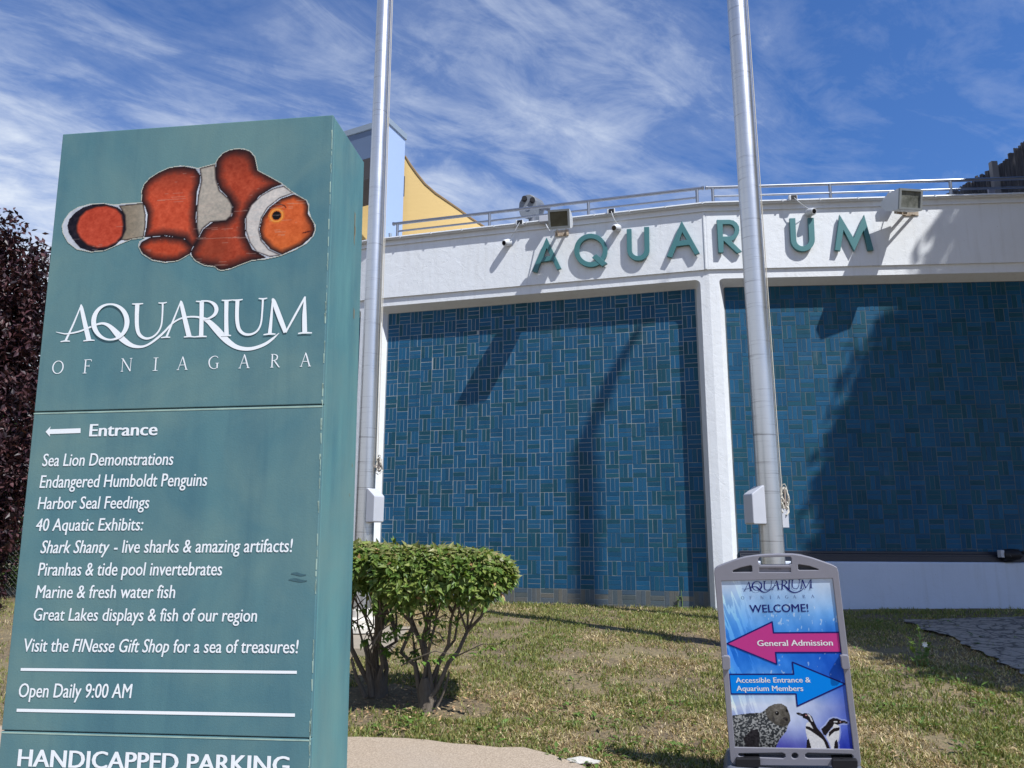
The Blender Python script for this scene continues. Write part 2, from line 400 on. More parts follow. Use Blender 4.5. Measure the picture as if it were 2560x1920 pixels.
M_PRINT2 = mat('weathered_print', (0, 0, 0), 0.55, spec=0.1, attr=True, var=0.25, vscale=60, dark=(0.75, 0.72, 0.7))
M_NAVY = mat('navy_print', lin(28, 34, 112, 0.78), 0.45, spec=0.08)
M_MAGENTA = mat('magenta_print', lin(196, 62, 140, 0.78), 0.45, spec=0.08)
M_AZURE = mat('azure_print', lin(0, 136, 236, 0.78), 0.45, spec=0.08)
M_LETTER = mat('teal_letter_paint', lin(62, 114, 118), 0.45, var=0.25, vscale=6, dark=(0.75, 0.8, 0.85))
def steel_fn(t, P, c, b):
    rings = t.noise(t.mapping(P, scale=(0.5, 0.5, 17)), 1.0, 8, 0.8); fine = t.noise(t.mapping(P, scale=(1.5, 1.5, 140)), 1.0, 3, 0.6); bl = t.noise(P, 2.2, 4)
    c = t.mix(t.ramp(rings, [(0.55, 0.0), (0.63, 0.85)]), c, (0.22, 0.21, 0.205))
    c = t.mix(t.ramp(fine, [(0.35, 0.0), (0.75, 0.25)]), c, (0.45, 0.46, 0.48))
    r = t.math('ADD', 0.25, t.math('MULTIPLY', bl, 0.16)); t.set(b, 'Roughness', r)
    bp = t.add('ShaderNodeBump', ins={'Strength': 0.10, 'Distance': 0.003, 'Height': fine}); t.set(b, 'Normal', bp.outputs[0])
    return c
M_POLE = mat('brushed_aluminium', (0.60, 0.60, 0.595), 0.36, 0.92, fn=steel_fn)
M_RAIL = mat('galvanised_steel', (0.26, 0.28, 0.32), 0.40, 0.9, var=0.4, vscale=9, dark=(0.7, 0.7, 0.72))
M_PAINTW = mat('white_metal_paint', (0.52, 0.545, 0.58), 0.4, var=0.2, vscale=5, dark=(0.8, 0.79, 0.75))
M_CAST = mat('pole_base_paint', (0.56, 0.54, 0.49), 0.6, var=0.3, vscale=8, dark=(0.75, 0.7, 0.62))
M_PLASTIC = mat('grey_plastic', (0.19, 0.19, 0.225), 0.5, var=0.12, vscale=20, bump=0.05, bscale=300)
M_PLASTIC_D = mat('dark_grey_plastic', (0.10, 0.11, 0.14), 0.55, var=0.2, vscale=10)
M_BOX = mat('light_grey_box', (0.42, 0.44, 0.49), 0.45, var=0.15, vscale=6)
M_BLACK = mat('black_plastic', (0.010, 0.010, 0.013), 0.55, spec=0.3)
M_LENS = mat('lens_glass', (0.01, 0.01, 0.012), 0.08, spec=0.8)
M_FLOODGLASS = mat('floodlight_glass', (0.055, 0.06, 0.045), 0.12, spec=0.7, var=0.8, vscale=9, dark=(0.35, 0.32, 0.25))
M_FLOODFR = mat('floodlight_frame_paint', (0.22, 0.24, 0.25), 0.5, var=0.4, vscale=8)
M_RUST = mat('rusty_bracket', (0.50, 0.44, 0.36), 0.8, var=0.8, vscale=18, dark=(0.35, 0.25, 0.2))
M_ROPE = mat('halyard_rope', (0.45, 0.43, 0.38), 0.9)
M_BLUEWALL = mat('pale_blue_stucco', (0.27, 0.36, 0.54), 0.8, var=0.2, vscale=1.5, dark=(0.9, 0.92, 0.95), bump=0.3, bscale=60)
M_GREYBLUE = mat('shaded_blue_stucco', (0.10, 0.15, 0.25), 0.6, var=0.3, vscale=0.7)  # darker blue: shade on the tower's left face put into the colour
M_CAP = mat('grey_parapet_metal', (0.20, 0.25, 0.31), 0.5)
M_SAIL = mat('tan_sail_cloth', (0.47, 0.33, 0.13), 0.85, var=0.25, vscale=3, stretch=(1, 1, 5), dark=(0.82, 0.8, 0.75), bump=0.1, bscale=90)
M_SAILHEM = mat('sail_hem', (0.20, 0.13, 0.06), 0.8)
M_WOOD = mat('weathered_board', (0.085, 0.085, 0.095), 0.9, var=0.8, vscale=3, stretch=(22, 22, 0.8), dark=(0.3, 0.3, 0.32), bump=0.5, bscale=30)
M_WOODL = mat('grey_post_wood', (0.16, 0.16, 0.17), 0.9, var=0.5, vscale=4, stretch=(12, 12, 1))
def concrete_fn(t, P, c, b):
    a = t.noise(P, 95, 3, 0.6); p = t.noise(P, 1.4, 5, 0.6); g = t.add('ShaderNodeTexVoronoi', ins={'Scale': 70.0}); t.set(g, 'Vector', P)
    c = t.mix(t.ramp(a, [(0.36, 0.0), (0.68, 0.8)]), c, (0.42, 0.345, 0.265)); c = t.mix(t.ramp(g.outputs[0], [(0.0, 0.8), (0.35, 0.0)]), c, (0.17, 0.13, 0.10))
    c = t.mix(t.ramp(p, [(0.5, 0.0), (0.75, 0.4)]), c, (0.30, 0.26, 0.22))
    bp = t.add('ShaderNodeBump', ins={'Strength': 0.5, 'Distance': 0.006, 'Height': a}); t.set(b, 'Normal', bp.outputs[0]); return c
M_CONC = mat('washed_concrete', (0.24, 0.19, 0.14), 0.9, fn=concrete_fn)
M_PAD = mat('pad_concrete', (0.27, 0.235, 0.185), 0.9, var=0.5, vscale=5, dark=(0.75, 0.72, 0.68), bump=0.3, bscale=60)
def soil_fn(t, P, c, b):
    a = t.noise(P, 0.9, 6, 0.65); d = t.noise(P, 26, 6, 0.7); e = t.noise(t.mapping(P, scale=(1, 2.5, 1)), 75, 4, 0.7)
    c = t.mix(t.ramp(a, [(0.40, 0.0), (0.6, 0.9)]), c, (0.17, 0.14, 0.075)); c = t.mix(t.ramp(d, [(0.42, 0.0), (0.66, 0.85)]), c, (0.27, 0.20, 0.11))
    c = t.mix(t.ramp(e, [(0.50, 0.0), (0.70, 0.6)]), c, (0.08, 0.085, 0.035))
    bp = t.add('ShaderNodeBump', ins={'Strength': 0.9, 'Distance': 0.03, 'Height': d}); t.set(b, 'Normal', bp.outputs[0]); return c
M_SOIL = mat('dry_lawn_soil', (0.085, 0.06, 0.042), 0.95, fn=soil_fn)
def paving_fn(t, P, c, b):
    ww = t.add('ShaderNodeTexNoise', ins={'Scale': 2.0, 'Detail': 5}); t.set(ww, 'Vector', P); dp = t.add('ShaderNodeVectorMath', operation='ADD'); t.set(dp, 0, P); t.set(dp, 1, ww.outputs[1])
    v = t.add('ShaderNodeTexVoronoi', feature='DISTANCE_TO_EDGE', ins={'Scale': 3.2}); t.set(v, 'Vector', dp.outputs[0])
    c = t.mix(t.ramp(v.outputs[0], [(0.02, 0.9), (0.09, 0.0)]), c, (0.06, 0.05, 0.045)); n = t.noise(P, 14, 6, 0.7)
    c = t.mix(t.ramp(n, [(0.52, 0.0), (0.62, 0.85)]), c, (0.075, 0.062, 0.05)); c = t.mix(t.ramp(t.noise(P, 60, 3), [(0.6, 0.0), (0.75, 0.5)]), c, (0.5, 0.48, 0.45))
    bp = t.add('ShaderNodeBump', ins={'Strength': 0.8, 'Distance': 0.02, 'Height': n}); t.set(b, 'Normal', bp.outputs[0]); return c
M_PAVING = mat('old_stone_paving', (0.32, 0.27, 0.22), 0.9, fn=paving_fn)
def leaf_mat(name, trans):
    m = bpy.data.materials.new(name); m.use_nodes = True; t = NT(m.node_tree); b = t.n['Principled BSDF']; out = t.n['Material Output']
    a = t.add('ShaderNodeAttribute', attribute_name='Col').outputs[0]
    t.set(b, 'Base Color', a); b.inputs['Roughness'].default_value = 0.45; b.inputs['Specular IOR Level'].default_value = 0.35
    tr = t.add('ShaderNodeBsdfTranslucent'); t.set(tr, 0, t.mix(1.0, a, (1.2, 1.25, 0.5), 'MULTIPLY'))
    mx = t.add('ShaderNodeMixShader'); mx.inputs[0].default_value = trans; t.l.new(b.outputs[0], mx.inputs[1]); t.l.new(tr.outputs[0], mx.inputs[2]); t.l.new(mx.outputs[0], out.inputs[0])
    return m
M_LEAF = leaf_mat('shrub_leaf', 0.28); M_PURPLE = leaf_mat('purple_leaf', 0.10); M_GRASS = leaf_mat('grass_blade', 0.25); M_OFFTREE = leaf_mat('tree_leaf', 0.1)
M_BARK = mat('shrub_bark', (0.15, 0.125, 0.10), 0.9, var=0.8, vscale=16, stretch=(3, 3, 0.6), dark=(0.45, 0.42, 0.4), bump=0.7, bscale=60)
M_BARKD = mat('dark_bark', (0.045, 0.035, 0.03), 0.9, var=0.5, vscale=10, bump=0.5, bscale=40)
M_WIRE = mat('fence_wire', (0.07, 0.075, 0.08), 0.5, 0.7)
M_LITTER = mat('dry_leaf', (0, 0, 0), 0.8, attr=True)

# ---------------------------------------------------------------- ground
PATH_PX = [(0, 1828), (400, 1838), (870, 1852), (1100, 1866), (1300, 1882), (1380, 1900), (1440, 1924), (1600, 1975), (1800, 2040), (2560, 2240)]
PE = np.array([ground_hit(x, y, terrain)[:2] for x, y in PATH_PX])
def path_edge(x): return np.interp(x, PE[:, 0], PE[:, 1])
def ground_sheet():
    xs = np.concatenate([[-600, -120, -40, -20], np.linspace(-12, 12, 81), [20, 40, 120, 600]])
    ys = np.concatenate([[-300, -60, -20, -8], np.linspace(-4, 13, 69), [16, 24, 50, 150, 900]])
    X, Y = np.meshgrid(xs, ys); Z = terrain(X, Y) + 0.035 * (fbm(X * 0.9 + 40, Y * 0.9 + 40, 3) - 0.5) * ((Y > 5) & (Y < 11.2)) * (abs(X) < 12)
    n = len(xs); i = (np.arange(len(ys) - 1)[:, None] * n + np.arange(n - 1)[None, :]).ravel()
    o = fast_mesh('ground', np.stack([X.ravel(), Y.ravel(), Z.ravel()], 1), np.stack([i, i + 1, i + n + 1, i + n], 1), M_SOIL, smooth=True); struct(o)
ground_sheet()
def gz(x, y): return float(terrain(x, y))
def sheet(name, xs, y0, y1, lift, m, ny=14, skirt=0.12):
    """a slab following the ground between two curves y0(x), y1(x)"""
    X = np.repeat(np.array(xs)[None, :], ny + 1, 0); T = np.linspace(0, 1, ny + 1)[:, None]
    Y = np.array([y0(x) for x in xs])[None, :] * (1 - T) + np.array([y1(x) for x in xs])[None, :] * T
    Z = terrain(X, Y) + lift; n = len(xs); mb = MB(); mb.v = [tuple(p) for p in np.stack([X.ravel(), Y.ravel(), Z.ravel()], 1)]
    for j in range(ny):
        for i in range(n - 1): mb.f.append((j * n + i, j * n + i + 1, (j + 1) * n + i + 1, (j + 1) * n + i))
    b = len(mb.v); top = [ny * n + i for i in range(n)]
    mb.v += [(mb.v[k][0], mb.v[k][1] + 0.004, mb.v[k][2] - skirt) for k in top]
    for i in range(n - 1): mb.f.append((top[i], top[i + 1], b + i + 1, b + i))
    return mb.build(name, m, smooth=True)
struct(sheet('path', np.linspace(-9, 9, 120), lambda x: -3.0, lambda x: float(path_edge(x)) + 0.02 * math.sin(x * 7) + 0.012 * math.sin(x * 23), 0.03, M_CONC, 30))
PAV = np.array([ground_hit(x, y, terrain)[:2] for x, y in ((2262, 1556), (2560, 1548), (2700, 1556), (2700, 1740), (2560, 1694), (2470, 1650), (2390, 1604), (2300, 1574))])
def ragged(poly, step, amp, seed):
    r = random.Random(seed); o = []
    for i in range(len(poly)):
        a, b = np.array(poly[i]), np.array(poly[(i + 1) % len(poly)]); n = max(1, int(np.linalg.norm(b - a) / step)); d = (b - a) / np.linalg.norm(b - a); nn = np.array([-d[1], d[0]]); w = 0
        for k in range(n): w = w * .6 + r.uniform(-amp, amp); o.append(a + (b - a) * k / n + nn * w)
    return np.array(o)
PAV = ragged(PAV, 0.07, 0.055, 6)
V, Fc = curve_mesh([[tuple(p) for p in PAV]], 0.0)
mb = MB(); mb.add([(a, b, float(terrain(a, b)) + 0.03) for a, b, c in V], Fc); struct(mb.build('paving', M_PAVING))
POLE_L = (-1.66, 8.85); POLE_R = (2.62, 7.90)
mb = MB(); mb.box((-2.05, 8.55, gz(-1.7, 8.6) - 0.04), (1.75, 1.75, 0.15)); struct(mb.build('pole_pad', M_PAD, bevel=0.012))

# ---------------------------------------------------------------- aquarium building
bld = thing('aquarium_building', 'long low white building with blue brick panels under a lettered white band', 'building', (1.0, 12.5, -1.0))
LIT = [(W0, 0), (W1, 1), (W2, 2)]
SP = {0: (-0.25, 5.34), 1: (aL, aR), 2: (a2L, 5.45)}
def arc_pts(cx, cz, r, t0, t1, n=7): return [(cx + r * math.cos(math.radians(t)), cz + r * math.sin(math.radians(t))) for t in np.linspace(t0, t1, n)]
def opening(a0, a1, zt, r, zb):
    return [(a0, zb)] + arc_pts(a0 + r, zt - r, r, 180, 90) + arc_pts(a1 - r, zt - r, r, 90, 0) + [(a1, zb)]
ZB = -1.25
def build_frames():
    for w, k in LIT:
        mb = MB(); aA, aB = SP[k]
        fo = opening(-0.12, 5.175, ZLF, 0.08, ZB); bo = opening(-0.005, 5.095, ZT + 0.004, 0.03, ZB)
        outer = [(aA, ZB), (aA, ZFB + .003), (aB, ZFB + .003), (aB, ZB)]
        V, Fc = curve_mesh([outer + fo[::-1]], 0.0)
        mb.add([w.pt(a, FR, z) for a, z, _ in V], Fc)
        n = len(fo)
        mb.add([w.pt(a, FR, z) for a, z in fo] + [w.pt(a, -0.02, z) for a, z in bo], [(i, i + 1, n + i + 1, n + i) for i in range(n - 1)])
        o = mb.build('frame', M_STUCCO, bld, smooth=True, fixn=True)
build_frames()
C01_ = isect(W0, W1, FR, FR)
CH = [(-0.25, None)]
def chain_pts(off):
    e0 = W0.pt(-3.0, off, 0)[:2]; c1 = isect(W0, W1, off, off); c2 = isect(W1, W2, off, off); e1 = W2.pt(6.2, off, 0)[:2]
    return [e0, c1, c2, e1]
def sweep(mb, prof, closed=False):
    rows = [[(p[0], p[1], z) for p in chain_pts(o)] for o, z in prof]; n = 4
    vs = [p for r in rows for p in r]; m = len(prof)
    mb.add(vs, [(j * n + i, j * n + i + 1, ((j + 1) % m) * n + i + 1, ((j + 1) % m) * n + i) for j in range(m if closed else m - 1) for i in range(3)])
mb = MB(); sweep(mb, [(0.15, ZFB), (FA, ZFB), (FA, ZLE + .008)]); mb.build('fascia', M_STUCCO, bld)
mb = MB(); sweep(mb, [(FA - .02, ZLE), (FA + .026, ZLE), (FA + .026, ZLE + .02), (FA - .02, ZLE + .02)], True); mb.build('ledge', M_STUCCO, bld)
mb = MB(); sweep(mb, [(FA + .004, ZLE + .015), (FA + .004, ZCB), (FA + .06, ZCB), (FA + .06, ZCT), (0.05, ZCT + .012), (-6.0, ZCT + .012)]); mb.build('coping', M_STUCCO, bld)
mb = MB()
c2 = isect(W1, W2, FA, FA); a_c = float((np.array([*c2, 0]) - W1.o * np.array([1, 1, 0])) @ W1.d)
mb.wbox(W1, a_c - 0.055, a_c - 0.025, FA - .005, FA + .012, ZFB + .002, ZLE - .003); mb.build('corner_bead', M_STUCCO, bld, bevel=0.006)

def tile_panel(w, phase, grime):
    """recessed panel of basket-weave glazed bricks: every brick a raised face on a grout bed"""
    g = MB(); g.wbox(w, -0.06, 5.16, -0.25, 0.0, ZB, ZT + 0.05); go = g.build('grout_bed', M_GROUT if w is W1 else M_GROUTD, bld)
    rng = np.random.default_rng(21 + phase); u = 0.2032; V = []; Fq = []; Cc = []
    rows = int((ZT - ZB) / u) + 1; g_ = 0.0025
    for j in range(rows):
        zt = ZT + 0.005 - j * u
        for i in range(25):
            a0 = i * u; vert = (i + j + phase) % 2 == 0
            for k in range(3):
                if vert: x0, x1, z0, z1 = a0 + k * u / 3, a0 + (k + 1) * u / 3, zt - u, zt
                else: x0, x1, z0, z1 = a0, a0 + u, zt - (k + 1) * u / 3, zt - k * u / 3
                jx, jz = rng.normal(0, 0.0012, 2); q = g_ * rng.uniform(0.75, 1.3); ga = q + (0.002 if (vert and k == 0) or not vert else 0)
                x0 += ga + jx; x1 -= q - jx; z0 += q + jz; z1 -= q - jz; h = 0.0022 + rng.normal(0, 0.0006); b = len(V); tl = np.clip(rng.normal(0, 0.0004), -.0007, .0007)
                V += [w.pt(x0, 0, z0), w.pt(x1, 0, z0), w.pt(x1, 0, z1), w.pt(x0, 0, z1),
                      w.pt(x0 + .002, h + tl, z0 + .002), w.pt(x1 - .002, h - tl, z0 + .002), w.pt(x1 - .002, h - tl, z1 - .002), w.pt(x0 + .002, h + tl, z1 - .002)]
                Fq += [(b + 4, b + 5, b + 6, b + 7), (b, b + 1, b + 5, b + 4), (b + 1, b + 2, b + 6, b + 5), (b + 2, b + 3, b + 7, b + 6), (b + 3, b, b + 4, b + 7)]
                r = rng.random()
                if r < 0.62: c = np.array((0.0095, 0.062, 0.132)) * rng.uniform(0.85, 1.2)
                elif r < 0.86: c = np.array((0.009, 0.055, 0.090)) * rng.uniform(0.85, 1.15)
                else: c = np.array((0.009, 0.059, 0.110)) * rng.uniform(0.85, 1.15)
                if grime:
                    t = np.clip((-0.74 - (z0 + z1) / 2) / 0.12, 0, 1) * rng.uniform(0.55, 1.0); c = c * (1 - t) + np.array((0.105, 0.105, 0.095)) * t
                Cc += [c] * 8
    fast_mesh('brick_panel', np.array(V), np.array(Fq), M_TILE, bld, np.array(Cc))
tile_panel(W0, 1, True); tile_panel(W1, 0, True); tile_panel(W2, 1, False)
# low white wall and dark gutter across the foot of the right panel
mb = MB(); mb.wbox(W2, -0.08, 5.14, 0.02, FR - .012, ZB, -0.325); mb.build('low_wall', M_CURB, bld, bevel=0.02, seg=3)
mb = MB(); mb.wbox(W2, 0.01, 5.08, 0.012, 0.12, -0.324, -0.222); mb.wbox(W2, 0.01, 5.08, 0.12, 0.132, -0.324, -0.25); mb.wbox(W2, 0.01, 5.08, 0.012, 0.05, -0.221, -0.185)
mb.build('gutter', mat('dark_gutter_metal', (0.012, 0.016, 0.030), 0.4), bld, bevel=0.004)

# raised letters of the band
ZS = 8.296
def zpx(pts, ox, oy, s): return [(ox + x / s, oy + y / s) for x, y in pts]
def letter(w, outlines, extra=None):
    fr = wall_frame(w, FA); mb = MB()
    conv = lambda pl: [fr.uv2(x, y) for x, y in pl]
    face_prism(mb, fr, [conv(o) for o in outlines], 0.020, 0.042, 0.003)
    if extra: face_prism(mb, fr, [conv(extra)], 0.018, 0.0475, 0.003)
    # stand-off studs
    us = np.array(conv(outlines[0])); c = us.mean(0)
    for q in ((0.25, 0.5), (0.75, 0.5)):
        pass
    mb.build('letter', M_LETTER, bld)
def uv2(self, x, y):     # pixel -> face coordinates on the letters' front plane
    r = ray(x, y); o = self.o + self.n * 0.062; P = r * ((o @ self.n) / (r @ self.n)) - o; return P @ self.x, P @ self.z
Frame.uv2 = uv2
A1 = zpx([(1213, 785), (1512, 1416), (1432, 1442), (1340, 1250), (1092, 1282), (1010, 1495), (918, 1472)], 1220, 500, ZS)
A1h = zpx([(1213, 988), (1297, 1165), (1140, 1178)], 1220, 500, ZS)
letter(W1, [A1, A1h])
el = lambda cx, cy, rx, ry, n=40: [(cx + rx * math.cos(2 * math.pi * k / n), cy + ry * math.sin(2 * math.pi * k / n)) for k in range(n)]
letter(W1, [zpx(el(637, 1043, 340, 343), 1400, 500, ZS), zpx(el(640, 1043, 250, 250), 1400, 500, ZS)], zpx([(752, 1128), (972, 1312), (872, 1373), (670, 1190)], 1400, 500, ZS))
def ushape(lo, li, ri, ro, top, zb, zi, tl=0):
    """outer left, inner left, inner right, outer right x at top; bottoms"""
    (xlo, ylo), (xli, yli), (xri, yri), (xro, yro) = lo, li, ri, ro; k = tl
    c = (xlo + xro) / 2 + k; ro_ = (xro - xlo) / 2; rin = (xri - xli) / 2; cyo = zb - ro_; cyi = zi - rin
    out = [(xlo, ylo)] + [(c + ro_ * math.cos(t), cyo + ro_ * math.sin(t)) for t in np.linspace(math.pi, 0, 16)] + [(xro, yro), (xri, yri)]
    c2_ = (xli + xri) / 2 + k
    out += [(c2_ + rin * math.cos(t), cyi + rin * math.sin(t)) for t in np.linspace(0, math.pi, 14)] + [(xli, yli)]
    return out
letter(W1, [zpx(ushape((1385, 607), (1476, 603), (1746, 565), (1842, 560), 0, 1255, 1165, 8), 1400, 500, ZS)])
letter(W1, [zpx([(697, 440), (1065, 1096), (976, 1130), (855, 925), (588, 957), (492, 1186), (394, 1166)], 1620, 500, ZS), zpx([(708, 658), (806, 828), (638, 856)], 1620, 500, ZS)])
letter(W2, [zpx([(1430, 415), (1690, 411), (1770, 425), (1840, 475), (1882, 545), (1892, 620), (1876, 700), (1830, 775), (1775, 825), (1722, 848), (1941, 1065), (1850, 1098), (1565, 835), (1560, 1085), (1468, 1085)], 1620, 500, ZS),
            zpx([(1545, 500), (1690, 497), (1750, 517), (1795, 570), (1805, 630), (1785, 700), (1745, 742), (1690, 758), (1550, 760)], 1620, 500, ZS)])
letter(W2, [zpx([(2150, 405), (2245, 403), (2272, 1070), (2178, 1075)], 1620, 500, ZS)])
letter(W2, [zpx(ushape((192, 586), (264, 584), (447, 581), (521, 579), 0, 1040, 972, 14), 1940, 440, 5.531)])
letter(W2, [zpx([(882, 545), (1075, 865), (1218, 543), (1348, 1022), (1278, 1026), (1212, 742), (1083, 1032), (932, 738), (888, 1031), (818, 1022)], 1940, 440, 5.531)])

# ---------------------------------------------------------------- rails on the roof edge
def railing(w, label, a0, a1, posts, ztop, zmid, off, caps):
    t = thing('roof_railing', label, 'railing', w.pt((a0 + a1) / 2, off, ZCT), 'railings along the roof edge')
    m = MB(); m.tube([w.pt(a0, off, ztop), w.pt(a1, off, ztop)], 0.026, 12); m.build('top_rail', M_RAIL, t, True)
    m = MB(); m.tube([w.pt(posts[0], off, zmid), w.pt(posts[-1], off, zmid)], 0.017, 10); m.build('mid_rail', M_RAIL, t, True)
    for a in posts:
        m = MB(); m.tube([w.pt(a, off, ZCT + .008), w.pt(a, off, ztop - 0.01)], 0.024, 10); m.lathe(w.pt(a, off, ZCT + .008), [(0, 0.05), (0.012, 0.05), (0.013, 0.026)], 12); m.build('post', M_RAIL, t, True)
    for a in caps:
        m = MB(); m.lathe(w.pt(a, off, ztop), [(-0.02, 0.02), (-0.014, 0.033), (0.014, 0.033), (0.02, 0.02)], 12, w.d); m.build('end_cap', M_RAIL, t, True)
ra = lambda w, x, y: float(w.az(x, y, 0.06)[0])
railing(W1, 'steel two-bar roof railing that slopes up to the building corner', ra(W1, 984, 562), ra(W1, 1757, 469), [ra(W1, 994, 561), ra(W1, 1224, 535), ra(W1, 1471, 503), ra(W1, 1742, 475)], 5.31, 5.165, 0.06, [ra(W1, 984, 562), ra(W1, 1757, 469)])
railing(W2, 'steel two-bar roof railing behind the right floodlight and the dark board fence', ra(W2, 1766, 466), 5.9, [ra(W2, 1781, 468), ra(W2, 2074, 463), ra(W2, 2375, 455), 5.2], 5.31, 5.165, 0.06, [ra(W2, 1766, 466)])

# ---------------------------------------------------------------- conduit, junction boxes, cameras
cond = thing('electrical_conduit', 'thin white conduit clipped along the coping below the railings', 'conduit', W1.pt(2.5, 0.3, 4.93))
m = MB(); p = chain_pts(FA + .074); m.tube([(x, y, 4.95) for x, y in p], 0.012, 8); m.build('pipe', M_PAINTW, cond, True)
for w, a1 in ((W1, 5.3), (W2, 4.2)):
    for a in np.arange(0.3, a1, 0.55): m = MB(); m.wbox(w, a, a + 0.022, FA + .058, FA + .092, 4.933, 4.967); m.build('clip', M_PAINTW, cond)
def camera_set(w, cx, cy, jx, jy, look, lab_cam, lab_box):
    """bullet camera on the band + its junction box on the coping, joined by a cable"""
    z0 = FA; P = w.hit(cx, cy, z0 + 0.11); a = float((P - w.o) @ w.d); z = float(P[2])
    t = thing('security_camera', lab_cam, 'camera', w.pt(a, z0, z), 'security cameras on the white band')
    m = MB(); m.lathe(w.pt(a + 0.02, z0, z + 0.01), [(0, 0.052), (0.03, 0.052), (0.04, 0.035), (0.075, 0.03)], 18, w.n); m.build('mount', M_PAINTW, t, True)
    ax = w.n * look[1] + w.d * look[0] + np.array([0, 0, look[2]]); ax = ax / np.linalg.norm(ax)
    b = np.array(w.pt(a + 0.01, z0 + 0.055, z + 0.005))
    m = MB(); m.lathe(b, [(-0.055, 0.02), (-0.05, 0.048), (0.0, 0.058), (0.07, 0.056), (0.09, 0.052), (0.102, 0.044)], 20, ax); m.build('housing', M_PAINTW, t, True)
    m = MB(); m.lathe(b + ax * 0.0995, [(0, 0.036), (0.004, 0.036)], 18, ax); m.build('lens', M_LENS, t, True)
    J = w.hit(jx, jy, FA + .11); ja = float((J - w.o) @ w.d); jz = float(J[2])
    g = thing('junction_box', lab_box, 'junction box', w.pt(ja, FA + .06, jz), 'junction boxes on the coping')
    m = MB(); m.wbox(w, ja - 0.062, ja + 0.062, FA + .05, FA + .115, jz - 0.042, jz + 0.042); m.build('housing', M_PAINTW, g, bevel=0.008)
    m = MB(); m.wbox(w, ja - 0.03, ja + 0.05, FA + .1155, FA + .12, jz - 0.03, jz + 0.035); m.build('opening', M_BLACK, g)
    s = np.array(w.pt(ja + 0.01, FA + .125, jz - 0.01)); e = np.array(w.pt(a + 0.03, FA + .03, z + 0.06)); pts = []
    for k in np.linspace(0, 1, 9): q = s * (1 - k) + e * k; q = q + np.array([0, 0, -0.05 * math.sin(math.pi * k)]) + w.n * 0.05 * math.sin(math.pi * k); pts.append(q)
    m = MB(); m.tube(pts, 0.006, 6); m.build('cable', M_PAINTW, g, True)
camera_set(W1, 1266, 604, 1298, 556, (-0.5, 1, -0.45), 'white bullet camera left of the first letter A on the band', 'white junction box on the coping just left of the viewer')
camera_set(W1, 1540, 567, 1527, 528, (-0.42, 1, -0.4), 'white bullet camera above the gap between letters Q and U', 'white junction box on the coping above the letter Q')
camera_set(W2, 2025, 528, 1983, 494, (0.42, 1, -0.25), 'white bullet camera above the second letter U near the right flagpole', 'white junction box on the coping right of the right flagpole')

